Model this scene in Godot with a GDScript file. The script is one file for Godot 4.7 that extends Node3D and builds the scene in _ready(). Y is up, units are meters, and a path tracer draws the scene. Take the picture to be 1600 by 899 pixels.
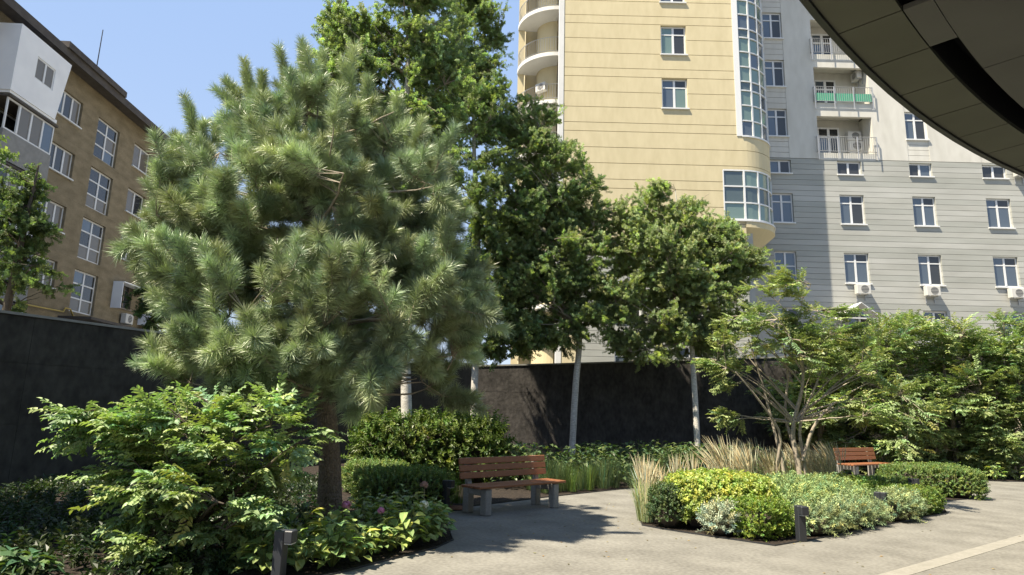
extends Node3D
# A planted courtyard between apartment blocks: a pine, birches, hedges and two benches on a paved path.

var M := {}
var rng := RandomNumberGenerator.new()
var used := {}

# lobes of each crown: centre x, y, z and radii x, y, z in metres
const PINE = [[-3.07,5.74,-8.8,0.44,0.44,0.5],[-3.67,5.42,-8.8,0.39,0.39,0.5],[-4.4,4.88,-8.7,0.34,0.34,0.4],[-2.46,5.7,-8.9,0.62,0.7,0.7],[-1.72,5.17,-8.9,0.63,0.75,0.8],[-4.41,4.29,-8.5,0.57,0.55,0.6],[-3.59,4.45,-8.5,0.76,0.76,1.0],[-2.51,4.4,-8.4,0.87,0.91,1.2],[-1.5,4.29,-8.7,0.76,0.82,1.0],[-4.69,3.87,-8.5,0.34,0.38,0.35],[-3.91,3.31,-8.3,0.62,0.62,0.8],[-2.91,3.32,-8.2,0.85,0.73,1.2],[-1.89,3.28,-8.3,0.82,0.74,1.2],[-1.1,3.38,-8.7,0.67,0.69,0.9],[-3.88,2.49,-8.1,0.44,0.44,0.5],[-3.08,2.46,-8.0,0.59,0.44,0.7],[-3.95,2.01,-8.1,0.29,0.21,0.3],[-3.32,2.14,-8.0,0.4,0.28,0.4],[-2.33,2.35,-7.9,0.59,0.38,0.6],[-1.66,2.33,-7.9,0.43,0.35,0.5],[-0.94,2.81,-8.7,0.6,0.52,0.7],[-0.99,2.12,-9.5,0.52,0.42,0.5],[-1.7,2.05,-9.3,0.55,0.37,0.5],[-1.97,1.92,-8.5,0.42,0.21,0.4],[-3.21,5.1,-10.2,1.01,0.96,1.0],[-3.85,5.19,-9.9,0.74,0.74,0.9],[-2.11,4.17,-10.3,0.92,0.87,1.0],[-3.36,4.03,-10.3,1.12,0.82,1.0],[-1.72,5.11,-10.1,0.7,0.75,0.8],[-2.82,3.17,-10.1,1.0,0.5,0.8],[-2.67,2.21,-7.8,0.62,0.32,0.5],[-1.96,2.08,-7.9,0.55,0.25,0.5],[-1.41,2.25,-8.3,0.41,0.31,0.5],[-3.11,1.95,-8.0,0.48,0.17,0.4],[-3.99,3.7,-8.8,0.52,0.52,0.6],[-4.17,3.4,-9.4,0.56,0.47,0.6]]
const PINE_LEADERS = [[[-3.19,6.89,-8.7],[-3.02,5.66,-8.73]],[[-3.44,6.7,-8.6],[-3.17,5.72,-8.66]],[[-2.9,6.77,-8.8],[-2.9,5.69,-8.8]],[[-3.95,6.52,-8.6],[-3.68,5.61,-8.66]],[[-3.67,6.33,-8.5],[-3.55,5.48,-8.59]],[[-4.25,6.0,-8.5],[-3.69,5.52,-8.59]],[[-4.31,6.36,-8.8],[-3.81,5.47,-8.8]],[[-4.69,5.87,-8.5],[-4.31,4.98,-8.59]],[[-4.88,5.4,-8.6],[-4.43,4.91,-8.66]],[[-4.35,5.51,-8.4],[-4.29,4.85,-8.52]],[[-2.56,6.73,-9.0],[-2.52,5.77,-8.94]],[[-2.15,6.26,-8.6],[-2.25,5.45,-8.66]],[[-1.76,6.13,-8.8],[-1.81,5.33,-8.8]],[[-1.34,5.64,-8.6],[-1.49,4.99,-8.66]],[[-3.12,6.16,-8.2],[-2.98,5.4,-8.38]],[[-2.45,5.99,-8.2],[-2.51,5.13,-8.38]],[[-4.81,4.43,-8.4],[-4.41,4.2,-8.52]],[[-5.02,4.13,-8.5],[-4.63,3.9,-8.59]],[[-4.78,3.64,-8.3],[-4.4,3.69,-8.45]],[[-0.66,4.36,-8.7],[-1.09,4.08,-8.73]],[[-0.44,3.43,-8.6],[-0.88,3.34,-8.66]],[[-0.37,2.88,-8.5],[-0.85,2.89,-8.59]],[[-4.15,1.84,-8.0],[-3.95,2.18,-8.24]],[[-3.45,1.85,-7.9],[-3.48,2.22,-8.17]]]
const BIRCH_A = [[-4.4,10.87,-15.0,0.74,0.89,0.82],[-1.91,9.87,-15.0,1.04,1.19,1.11],[-2.0,8.32,-15.0,1.04,1.19,1.11],[-3.65,10.62,-15.0,1.26,1.11,1.19],[-2.64,11.46,-15.0,1.34,1.19,1.26],[-3.95,9.12,-15.0,1.41,1.63,1.52],[-3.05,7.45,-15.0,1.49,2.08,1.78],[-2.73,13.13,-15.0,1.04,1.19,1.11]]
const BIRCH_B = [[-1.37,13.53,-19.5,1.16,1.54,1.35],[-2.27,12.36,-19.5,1.45,1.74,1.59],[-0.88,11.38,-19.5,0.97,1.35,1.16],[-1.65,9.81,-19.5,1.64,1.83,1.74],[-1.36,7.68,-19.5,1.54,2.03,1.79],[-1.09,5.54,-19.5,1.35,1.64,1.5],[-0.64,3.87,-19.5,1.06,0.87,0.97],[-1.65,15.42,-19.5,0.77,0.97,0.87]]
const BIRCH_C = [[0.3,10.98,-20.5,1.32,1.18,1.25],[0.87,9.28,-20.5,1.79,1.62,1.7],[1.32,7.41,-20.5,1.93,1.73,1.83],[1.14,5.37,-20.5,1.83,1.52,1.67],[-0.34,6.61,-20.5,1.22,1.73,1.47],[0.55,3.91,-20.5,1.62,0.71,1.17],[2.69,4.79,-20.5,1.12,1.12,1.12],[2.37,8.2,-20.5,0.81,0.81,0.81],[2.06,6.24,-20.5,1.42,1.42,1.42],[0.57,8.16,-20.5,1.62,1.62,1.62],[0.01,5.14,-20.5,1.12,1.22,1.17]]
const BIRCH_D = [[5.23,8.28,-20.5,1.46,1.18,1.32],[4.47,6.84,-20.5,1.52,1.46,1.49],[6.35,6.89,-20.5,1.46,1.42,1.44],[7.28,6.59,-20.5,0.85,0.91,0.88],[5.37,5.17,-20.5,1.93,1.22,1.57],[3.62,5.23,-20.5,1.01,1.12,1.07],[6.05,3.95,-20.5,1.42,0.71,1.07],[3.42,7.57,-20.5,0.91,1.22,1.07],[4.32,3.8,-20.5,0.91,0.61,0.76],[5.29,6.33,-20.5,1.73,1.62,1.67],[6.39,5.09,-20.5,1.42,1.12,1.27]]
const SHRUB = [[-4.09,1.36,-7.0,0.61,0.31,0.7],[-3.29,1.37,-6.9,0.82,0.34,0.8],[-2.5,1.42,-7.0,0.59,0.31,0.7],[-3.52,0.91,-6.8,0.57,0.32,0.6],[-2.89,0.8,-6.8,0.74,0.47,0.8],[-3.19,0.33,-6.8,0.5,0.3,0.5],[-3.56,0.46,-6.7,0.36,0.15,0.4],[-2.75,0.51,-7.1,0.35,0.42,0.5],[-3.04,0.06,-6.7,0.33,0.13,0.3]]
const MULTI = [[5.56,4.11,-13.3,0.99,0.53,0.76],[4.59,3.21,-13.3,0.72,0.63,0.68],[6.47,3.65,-13.3,0.99,0.59,0.79],[5.78,3.24,-13.3,1.32,0.72,1.02],[7.02,3.0,-13.3,0.99,0.66,0.82],[4.3,2.48,-13.3,0.42,0.32,0.37],[7.56,1.91,-12.7,0.69,0.43,0.56],[6.81,1.83,-12.7,0.57,0.35,0.46],[4.59,1.71,-13.3,0.32,0.21,0.26]]
const HORN_A = [[12.03,3.59,-20.5,1.22,1.22,1.22],[12.09,2.0,-20.5,1.38,1.42,1.4],[12.19,0.83,-20.5,1.22,0.65,0.93],[11.12,3.57,-20.5,1.12,0.91,1.01]]
const HORN_B = [[13.92,4.28,-20.8,1.24,1.03,1.13],[14.21,3.06,-20.8,1.4,1.24,1.32],[14.06,1.65,-20.8,1.36,1.24,1.3],[13.76,0.66,-20.8,1.24,0.58,0.91]]
const HORN_C = [[15.53,3.98,-20.5,1.26,0.97,1.12],[15.68,2.68,-20.5,1.38,1.26,1.32],[15.61,1.3,-20.5,1.34,1.18,1.26],[15.33,0.62,-20.5,1.22,0.51,0.86]]
const HORN_D = [[17.67,3.77,-20.9,1.28,1.24,1.26],[17.62,1.93,-20.9,1.35,1.66,1.5]]
const HORN_E = [[10.37,3.3,-21.3,1.27,1.27,1.27],[10.45,1.55,-21.3,1.27,1.48,1.37],[9.23,1.93,-21.3,1.05,1.27,1.16]]
const TREE_L = [[-13.6,7.22,-17.0,0.5,0.76,0.63],[-13.59,6.12,-17.0,0.76,0.76,0.76],[-13.2,4.89,-17.0,1.01,0.84,0.93],[-12.61,4.38,-17.0,0.67,0.59,0.63],[-14.32,5.39,-17.0,1.01,1.35,1.18]]
const TREE_M = [[-15.8,7.69,-29.0,1.09,1.72,1.41],[-16.1,6.19,-29.0,1.15,1.44,1.29],[-14.87,6.81,-29.0,1.44,2.01,1.72]]

# ---------------------------------------------------------------- helpers
func numbered(parent: Node, called: String) -> String:
	var k := str(parent.get_instance_id()) + "/" + called
	var n: int = used.get(k, 0)
	used[k] = n + 1
	return called if n == 0 else "%s_%03d" % [called, n]

func tag(o: Node, label: String, category := "", group := "", kind := "") -> void:
	if label: o.set_meta("label", label)
	if category: o.set_meta("category", category)
	if group: o.set_meta("group", group)
	if kind: o.set_meta("kind", kind)

func thing(called: String, label: String, category: String, at := Vector3.ZERO, turn := 0.0, group := "") -> Node3D:
	var o := Node3D.new()
	o.name = numbered(self, called)
	add_child(o)
	o.position = at
	o.rotation.y = turn
	tag(o, label, category, group)
	return o

func stm() -> SurfaceTool:
	var st := SurfaceTool.new()
	st.begin(Mesh.PRIMITIVE_TRIANGLES)
	st.set_smooth_group(-1)
	return st

func done(st: SurfaceTool, m: Material) -> ArrayMesh:
	st.generate_normals()
	st.set_material(m)
	return st.commit()

func put(st: SurfaceTool, called: String, m: Material, parent: Node = self) -> MeshInstance3D:
	return place(done(st, m), called, parent)

func place(mesh: Mesh, called: String, parent: Node = self, t := Transform3D.IDENTITY) -> MeshInstance3D:
	var o := MeshInstance3D.new()
	o.name = numbered(parent, called)
	o.mesh = mesh
	o.transform = t
	parent.add_child(o, true)
	return o

func structure(o: Node) -> Node:
	o.set_meta("kind", "structure")
	return o

func tri(st: SurfaceTool, a: Vector3, b: Vector3, c: Vector3) -> void:
	st.add_vertex(a); st.add_vertex(b); st.add_vertex(c)

func quad(st: SurfaceTool, a: Vector3, b: Vector3, c: Vector3, d: Vector3) -> void:
	tri(st, a, b, c); tri(st, a, c, d)

func box(st: SurfaceTool, a: Vector3, b: Vector3, t := Transform3D.IDENTITY) -> void:
	var p := []
	for i in 8:
		p.append(t * Vector3(b.x if i & 1 else a.x, b.y if i & 2 else a.y, b.z if i & 4 else a.z))
	quad(st, p[6], p[7], p[5], p[4]); quad(st, p[3], p[2], p[0], p[1])
	quad(st, p[7], p[3], p[1], p[5]); quad(st, p[2], p[6], p[4], p[0])
	quad(st, p[2], p[3], p[7], p[6]); quad(st, p[4], p[5], p[1], p[0])

# a box with chamfered edges
func cbox(st: SurfaceTool, a: Vector3, b: Vector3, r: float, t := Transform3D.IDENTITY) -> void:
	var c := (a + b) * 0.5
	var h := (b - a) * 0.5
	var P := func(sx: int, sy: int, sz: int, k: int) -> Vector3:
		var v := Vector3(sx * (h.x - r), sy * (h.y - r), sz * (h.z - r))
		v[k] += r * [sx, sy, sz][k]
		return t * (c + v)
	for k in 3:
		for s in [-1, 1]:
			var q := []
			for e in [[-1, -1], [1, -1], [1, 1], [-1, 1]]:
				var g := [0, 0, 0]
				g[k] = s; g[(k + 1) % 3] = e[0]; g[(k + 2) % 3] = e[1]
				q.append(P.call(g[0], g[1], g[2], k))
			if s < 0: quad(st, q[0], q[1], q[2], q[3])
			else: quad(st, q[3], q[2], q[1], q[0])
	for k in 3:
		var i := (k + 1) % 3
		var j := (k + 2) % 3
		for e in [[-1, -1], [1, -1], [1, 1], [-1, 1]]:
			var g := [0, 0, 0]
			g[i] = e[0]; g[j] = e[1]
			g[k] = -1
			var q0: Vector3 = P.call(g[0], g[1], g[2], i)
			var q1: Vector3 = P.call(g[0], g[1], g[2], j)
			g[k] = 1
			var q2: Vector3 = P.call(g[0], g[1], g[2], j)
			var q3: Vector3 = P.call(g[0], g[1], g[2], i)
			if e[0] * e[1] > 0: quad(st, q0, q1, q2, q3)
			else: quad(st, q3, q2, q1, q0)
	for sx in [-1, 1]:
		for sy in [-1, 1]:
			for sz in [-1, 1]:
				var u: Vector3 = P.call(sx, sy, sz, 0)
				var v: Vector3 = P.call(sx, sy, sz, 1)
				var w: Vector3 = P.call(sx, sy, sz, 2)
				if sx * sy * sz > 0: tri(st, u, w, v)
				else: tri(st, u, v, w)

# a tapering tube through points
func tube(st: SurfaceTool, pts: Array, radii: Array, sides := 6, smooth := true) -> void:
	st.set_smooth_group(0 if smooth else -1)
	var rings := []
	var ref := Vector3(0.31, 0.17, 0.93)
	for i in pts.size():
		var d: Vector3 = (pts[min(i + 1, pts.size() - 1)] - pts[max(i - 1, 0)]).normalized()
		var u := d.cross(ref).normalized()
		var v := d.cross(u)
		var ring := []
		for k in sides:
			var a := TAU * k / sides
			ring.append(pts[i] + (u * cos(a) + v * sin(a)) * radii[i])
		rings.append(ring)
	for i in pts.size() - 1:
		for k in sides:
			var n := (k + 1) % sides
			quad(st, rings[i][k], rings[i][n], rings[i + 1][n], rings[i + 1][k])
	var last: int = pts.size() - 1
	st.set_smooth_group(-1)
	for k in sides:
		tri(st, rings[last][k], rings[last][(k + 1) % sides], pts[last])

# extruded outline (x, z) between two heights
func slab(st: SurfaceTool, outline: PackedVector2Array, y0: float, y1: float, bottom := false) -> void:
	var idx := Geometry2D.triangulate_polygon(outline)
	for i in range(0, idx.size(), 3):
		var p := []
		for k in 3: p.append(outline[idx[i + k]])
		if (p[1] - p[0]).cross(p[2] - p[0]) < 0.0: p.reverse()
		tri(st, Vector3(p[0].x, y1, p[0].y), Vector3(p[1].x, y1, p[1].y), Vector3(p[2].x, y1, p[2].y))
		if bottom: tri(st, Vector3(p[2].x, y0, p[2].y), Vector3(p[1].x, y0, p[1].y), Vector3(p[0].x, y0, p[0].y))
	for i in outline.size():
		var a := outline[i]
		var b := outline[(i + 1) % outline.size()]
		quad(st, Vector3(a.x, y1, a.y), Vector3(b.x, y1, b.y), Vector3(b.x, y0, b.y), Vector3(a.x, y0, a.y))

func r_(a: float, b: float) -> float:
	return rng.randf_range(a, b)

func rdir() -> Vector3:
	return Vector3(rng.randfn(), rng.randfn(), rng.randfn()).normalized()

func aim(d: Vector3, spin: float, scale: float, at: Vector3) -> Transform3D:
	# a frame whose y runs along d, spun about it
	var y := d.normalized()
	var x := y.cross(Vector3(0.13, 0.2, 0.97)).normalized()
	var z := x.cross(y)
	return Transform3D(Basis(x, y, z).rotated(y, spin).scaled(Vector3.ONE * scale), at)

# ---------------------------------------------------------------- materials
func lin(r: float, g: float, b: float) -> Color:
	return Color(r, g, b).linear_to_srgb()

# mottled colour: fine grain and broad patches between two linear colours
func mottle(seed_: int, c0: Color, c1: Color, fine: float, coarse: float, mix_: float, size := 512, stretch := Vector2.ONE) -> ImageTexture:
	var n1 := FastNoiseLite.new()
	n1.seed = seed_; n1.frequency = fine; n1.fractal_octaves = 4
	var n2 := FastNoiseLite.new()
	n2.seed = seed_ + 7; n2.frequency = coarse; n2.fractal_octaves = 3
	var w := int(size * stretch.x)
	var h := int(size * stretch.y)
	var a := n1.get_seamless_image(w, h)
	var b := n2.get_seamless_image(w, h)
	if stretch != Vector2.ONE:
		a.resize(size, size); b.resize(size, size)
	var im := Image.create(size, size, false, Image.FORMAT_RGB8)
	for y in size:
		for x in size:
			var t := a.get_pixel(x, y).r * (1.0 - mix_) + b.get_pixel(x, y).r * mix_
			im.set_pixel(x, y, c0.lerp(c1, clampf((t - 0.5) * 1.5 + 0.5, 0, 1)).linear_to_srgb())
	return ImageTexture.create_from_image(im)

func bumps(seed_: int, fine: float, size := 512) -> ImageTexture:
	var n1 := FastNoiseLite.new()
	n1.seed = seed_; n1.frequency = fine; n1.fractal_octaves = 5
	return ImageTexture.create_from_image(n1.get_seamless_image(size, size))

func surf(called: String, tex: Texture2D, scale: Vector3, rough: float, bump: Texture2D = null, depth := 0.0, spec := 0.4) -> StandardMaterial3D:
	var m := StandardMaterial3D.new()
	m.resource_name = called
	m.albedo_texture = tex
	m.uv1_triplanar = true
	m.uv1_world_triplanar = true
	m.uv1_scale = scale
	m.roughness = rough
	m.metallic_specular = spec
	if bump:
		m.heightmap_enabled = true
		m.heightmap_texture = bump
		m.heightmap_scale = depth
	M[called] = m
	return m

func plain(called: String, c: Color, rough: float, spec := 0.5, metal := 0.0) -> StandardMaterial3D:
	var m := StandardMaterial3D.new()
	m.resource_name = called
	m.albedo_color = c.linear_to_srgb()
	m.roughness = rough
	m.metallic_specular = spec
	m.metallic = metal
	M[called] = m
	return m

func leafy(called: String, rough := 0.45, through := 0.55, spec := 0.5) -> StandardMaterial3D:
	var m := StandardMaterial3D.new()
	m.resource_name = called
	m.vertex_color_use_as_albedo = true
	m.roughness = rough
	m.metallic_specular = spec
	m.backlight_enabled = through > 0.0
	m.backlight = Color(through * 0.92, through, through * 0.62)
	m.cull_mode = BaseMaterial3D.CULL_DISABLED
	M[called] = m
	return m

func make_materials() -> void:
	surf("paving", mottle(3, Color(0.125, 0.120, 0.105), Color(0.232, 0.225, 0.200), 0.09, 0.006, 0.5, 1024), Vector3.ONE * 0.16, 0.9, bumps(5, 0.12), 0.35, 0.3)
	surf("pale_strip", mottle(4, Color(0.215, 0.206, 0.176), Color(0.284, 0.271, 0.237), 0.09, 0.02, 0.4), Vector3.ONE * 0.3, 0.9)
	surf("soil", mottle(6, Color(0.012, 0.009, 0.007), Color(0.045, 0.034, 0.025), 0.06, 0.01, 0.3), Vector3.ONE * 0.4, 1.0, bumps(8, 0.08), 3.0)
	surf("ground", mottle(9, Color(0.20, 0.195, 0.17), Color(0.28, 0.27, 0.24), 0.05, 0.01, 0.5), Vector3.ONE * 0.1, 1.0)
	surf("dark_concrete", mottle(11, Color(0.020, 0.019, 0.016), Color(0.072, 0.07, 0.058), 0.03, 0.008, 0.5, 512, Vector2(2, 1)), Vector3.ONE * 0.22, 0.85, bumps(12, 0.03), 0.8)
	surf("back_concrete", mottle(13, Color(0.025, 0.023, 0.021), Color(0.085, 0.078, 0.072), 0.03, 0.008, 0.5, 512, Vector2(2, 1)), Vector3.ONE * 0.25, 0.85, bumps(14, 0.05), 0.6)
	surf("coping", mottle(15, Color(0.224, 0.224, 0.206), Color(0.310, 0.310, 0.284), 0.05, 0.01, 0.5), Vector3.ONE * 0.3, 0.8)
	surf("bench_concrete", mottle(16, Color(0.241, 0.232, 0.215), Color(0.361, 0.353, 0.327), 0.08, 0.02, 0.4), Vector3.ONE * 1.3, 0.9, bumps(17, 0.1), 0.2)
	surf("yellow_render", mottle(20, Color(0.515, 0.447, 0.285), Color(0.585, 0.512, 0.335), 0.02, 0.008, 0.5, 512, Vector2(3, 1)), Vector3(0.09, 0.09, 0.09), 0.92, null, 0.0, 0.2)
	surf("white_render", mottle(21, Color(0.568, 0.568, 0.550), Color(0.636, 0.636, 0.619), 0.05, 0.01, 0.6), Vector3.ONE * 0.1, 0.9)
	surf("grey_render", mottle(22, Color(0.48, 0.468, 0.42), Color(0.585, 0.575, 0.525), 0.02, 0.006, 0.5, 512, Vector2(3, 1)), Vector3.ONE * 0.07, 0.92)
	var siding := mottle(23, Color(0.35, 0.353, 0.325), Color(0.43, 0.434, 0.405), 0.02, 0.006, 0.6)
	for k in 3:
		var m := surf("grey_siding" if k == 0 else "grey_siding_%d" % k, siding, Vector3(0.05, 0.2, 0.05), 0.8)
		m.albedo_color = [Color.WHITE, Color(0.97, 0.97, 0.965), Color(0.94, 0.945, 0.94)][k]
	surf("joint", mottle(24, Color(0.12, 0.11, 0.09), Color(0.16, 0.15, 0.12), 0.05, 0.01, 0.5, 128), Vector3.ONE * 0.2, 0.95)
	surf("brick", mottle(25, Color(0.125, 0.102, 0.062), Color(0.285, 0.235, 0.155), 0.16, 0.014, 0.42, 512, Vector2(1, 2.4)), Vector3.ONE * 0.12, 0.95, bumps(26, 0.1), 0.4)
	surf("roof_sheet", mottle(27, Color(0.05, 0.042, 0.038), Color(0.09, 0.08, 0.07), 0.05, 0.01, 0.5, 256), Vector3.ONE * 0.2, 0.8)
	surf("white_panel", mottle(28, Color(0.70, 0.71, 0.73), Color(0.80, 0.81, 0.82), 0.03, 0.01, 0.7, 256), Vector3.ONE * 0.2, 0.6)
	surf("grey_panel", mottle(29, Color(0.189, 0.189, 0.185), Color(0.258, 0.258, 0.249), 0.05, 0.02, 0.5, 256), Vector3.ONE * 0.3, 0.8)
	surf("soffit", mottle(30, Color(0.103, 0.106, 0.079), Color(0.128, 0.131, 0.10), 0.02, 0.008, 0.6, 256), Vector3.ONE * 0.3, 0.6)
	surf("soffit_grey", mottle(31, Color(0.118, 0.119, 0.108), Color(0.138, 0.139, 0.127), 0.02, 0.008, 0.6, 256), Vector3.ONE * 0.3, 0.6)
	surf("bark_pine", mottle(33, Color(0.10, 0.078, 0.058), Color(0.34, 0.28, 0.22), 0.06, 0.015, 0.3, 512, Vector2(3, 1)), Vector3(1.6, 0.9, 1.6), 0.95, bumps(34, 0.035), 5.0)
	surf("bark_birch", mottle(35, Color(0.27, 0.25, 0.215), Color(0.74, 0.72, 0.66), 0.03, 0.012, 0.5, 512, Vector2(1, 3)), Vector3.ONE * 1.0, 0.8, bumps(36, 0.05), 0.6)
	surf("bark_grey", mottle(37, Color(0.22, 0.185, 0.14), Color(0.46, 0.40, 0.32), 0.05, 0.02, 0.3, 256), Vector3.ONE * 2.0, 0.85)
	surf("bark_dark", mottle(38, Color(0.05, 0.04, 0.03), Color(0.12, 0.10, 0.075), 0.06, 0.02, 0.3, 256), Vector3.ONE * 2.0, 0.9)
	surf("bench_wood", mottle(39, Color(0.165, 0.067, 0.032), Color(0.34, 0.145, 0.068), 0.03, 0.02, 0.4, 256, Vector2(1, 8)), Vector3.ONE * 1.4, 0.42)
	surf("mulch", mottle(40, Color(0.16, 0.08, 0.05), Color(0.34, 0.19, 0.12), 0.1, 0.03, 0.2, 256), Vector3.ONE * 1.2, 1.0, bumps(41, 0.15), 2.0)
	plain("white_frame", Color(0.636, 0.645, 0.645), 0.4)
	plain("old_frame", Color(0.20, 0.165, 0.125), 0.7)
	plain("glass_blue", Color(0.10, 0.125, 0.15), 0.04, 0.9, 0.3)
	plain("glass_green", Color(0.17, 0.24, 0.205), 0.04, 0.9, 0.3)
	plain("glass_spandrel", Color(0.09, 0.12, 0.12), 0.08, 0.8, 0.25)
	plain("glass_dark", Color(0.04, 0.042, 0.043), 0.05, 0.6, 0.1)
	plain("glass_curtain", Color(0.15, 0.135, 0.11), 0.12, 0.5, 0.0)
	plain("grey_metal", Color(0.38, 0.39, 0.40), 0.45, 0.5, 0.3)
	plain("dark_metal", Color(0.022, 0.024, 0.028), 0.45)
	plain("bollard_paint", Color(0.026, 0.029, 0.035), 0.5)
	plain("lens_white", Color(0.55, 0.56, 0.56), 0.25)
	plain("ac_white", Color(0.533, 0.525, 0.490), 0.55)
	plain("ac_dark", Color(0.10, 0.10, 0.10), 0.6)
	plain("green_mesh", Color(0.08, 0.36, 0.22), 0.6)
	plain("gas_yellow", Color(0.42, 0.30, 0.05), 0.5)
	plain("black_gap", Color(0.012, 0.012, 0.012), 0.9)
	plain("strap", Color(0.03, 0.022, 0.015), 0.8)
	plain("plastic_white", Color(0.6, 0.6, 0.6), 0.5)
	leafy("needle", 0.40, 0.5, 0.6)
	leafy("birch_leaf", 0.48, 1.0, 0.4)
	leafy("leaf", 0.45, 0.85, 0.5)
	leafy("matte_leaf", 0.7, 0.5, 0.3)
	leafy("petal", 0.8, 0.6, 0.2)

# ---------------------------------------------------------------- buildings
# wall bands with openings cut out of them: each band is one part; joints between bands are real gaps
func bands(parent: Node, called: String, m: Material, t: Transform3D, x0: float, x1: float, ys: Array, openings: Array, depth: float) -> void:
	for band in ys:
		var cuts := [band[0], band[1]]
		for o in openings:
			for k in [2, 3]:
				if o[k] > band[0] + 0.004 and o[k] < band[1] - 0.004: cuts.append(o[k])
		cuts.sort()
		var rects := []
		for i in cuts.size() - 1:
			var ya: float = cuts[i]
			var yb: float = cuts[i + 1]
			if yb - ya < 0.003: continue
			var mid := (ya + yb) / 2
			var holes := []
			for o in openings:
				if o[2] < mid and o[3] > mid: holes.append([maxf(o[0], x0), minf(o[1], x1)])
			holes.sort_custom(func(p, q): return p[0] < q[0])
			var x := x0
			for hole in holes:
				if hole[0] - x > 0.004: rects.append([x, hole[0], ya, yb])
				x = maxf(x, hole[1])
			if x1 - x > 0.004: rects.append([x, x1, ya, yb])
		# pieces that touch make one board; pieces that openings part are boards of their own
		while rects.size():
			var group := [rects.pop_back()]
			var k := 0
			while k < group.size():
				var a: Array = group[k]
				for b in rects.duplicate():
					if absf(a[3] - b[2]) < 0.004 or absf(b[3] - a[2]) < 0.004:
						if a[0] < b[1] and b[0] < a[1]:
							group.append(b)
							rects.erase(b)
				k += 1
			var st := stm()
			for q in group: box(st, Vector3(q[0], q[2], -depth), Vector3(q[1], q[3], 0), t)
			put(st, called, [M.grey_siding, M.grey_siding_1, M.grey_siding_2][rng.randi() % 3] if m == M.grey_siding else m, parent)

# a window: frame, panes and sill. t: origin at the lower left corner of the opening, x along the wall, z out of it.
func window(parent: Node, t: Transform3D, w: float, h: float, xs: Array, ys: Array, glass: Array, inset := 0.12, bar := 0.06, sill := true, skip := [], frame_of := "white_frame") -> Node3D:
	var st := stm()
	var z0 := -inset - 0.06
	var z1 := -inset
	var o := bar * 1.15
	box(st, Vector3(0.002, 0.002, z0), Vector3(o, h - 0.002, z1), t)
	box(st, Vector3(w - o, 0.002, z0), Vector3(w - 0.002, h - 0.002, z1), t)
	box(st, Vector3(o, 0.002, z0), Vector3(w - o, o, z1), t)
	box(st, Vector3(o, h - o, z0), Vector3(w - o, h - 0.002, z1), t)
	var gx := [0.0] + xs + [1.0]
	var gy := [0.0] + ys + [1.0]
	for x in xs: box(st, Vector3(x * w - bar * 0.8, o, z0 + 0.003), Vector3(x * w + bar * 0.8, h - o, z1 + 0.012), t)
	for y in ys: box(st, Vector3(o, y * h - bar / 2, z0 + 0.005), Vector3(w - o, y * h + bar / 2, z1 + 0.006), t)
	var f := put(st, "window", M[frame_of], parent)
	for i in gx.size() - 1:
		for j in gy.size() - 1:
			if skip.has([i, j]): continue
			var p := stm()
			var tilt := r_(-0.006, 0.006)
			var a := Vector3(gx[i] * w + o * 0.6, gy[j] * h + o * 0.6, -inset - 0.03)
			var b := Vector3(gx[i + 1] * w - o * 0.6, gy[j + 1] * h - o * 0.6, -inset - 0.018)
			box(p, a + Vector3(0, 0, tilt), b + Vector3(0, 0, tilt), t)
			put(p, "pane", M[glass[(i + j * 3 + rng.randi() % 2) % glass.size()]], f)
	if sill:
		var s := stm()
		box(s, Vector3(-0.05, -0.07, -inset), Vector3(w + 0.05, -0.005, 0.09), t)
		put(s, "sill", M[frame_of], f)
	return f

func at_(x: float, y: float, z := 0.0) -> Transform3D:
	return Transform3D(Basis.IDENTITY, Vector3(x, y, z))

func ac_unit(at: Vector3, turn: float, label: String, group: String, bracket := true, w := 0.74, h := 0.52) -> void:
	var t := thing("air_conditioner", label, "air conditioner", at, turn, group)
	var st := stm()
	cbox(st, Vector3(-w / 2, 0, 0.08), Vector3(w / 2, h, 0.38), 0.02)
	put(st, "casing", M.ac_white, t)
	var g := stm()
	var c := Vector3(0.06 * w, h / 2, 0.383)
	for k in 20:
		var a := TAU * k / 20
		var b := TAU * (k + 1) / 20
		var rr := h * 0.4
		tri(g, c, c + Vector3(cos(b), sin(b), 0) * rr, c + Vector3(cos(a), sin(a), 0) * rr)
	put(g, "fan_opening", M.ac_dark, t)
	var gr := stm()
	for k in 5:
		var y := h / 2 + (k - 2) * h * 0.15
		var half: float = sqrt(maxf(0.0, pow(h * 0.4, 2) - pow(y - h / 2, 2)))
		box(gr, Vector3(c.x - half, y - 0.008, 0.384), Vector3(c.x + half, y + 0.008, 0.392))
	put(gr, "grille", M.ac_white, t)
	if bracket:
		var b := stm()
		for s in [-1, 1]:
			box(b, Vector3(s * w * 0.32 - 0.02, -0.04, 0.0), Vector3(s * w * 0.32 + 0.02, 0.0, 0.40))
			box(b, Vector3(s * w * 0.32 - 0.02, -0.34, 0.0), Vector3(s * w * 0.32 + 0.02, -0.04, 0.03))
		put(b, "bracket", M.grey_metal, t)

# points on an arc round (cx, cz): angle 0 points to +z, 90 degrees to +x
func arc(cx: float, cz: float, rad: float, deg: float) -> Vector2:
	return Vector2(cx + rad * sin(deg_to_rad(deg)), cz + rad * cos(deg_to_rad(deg)))

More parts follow.
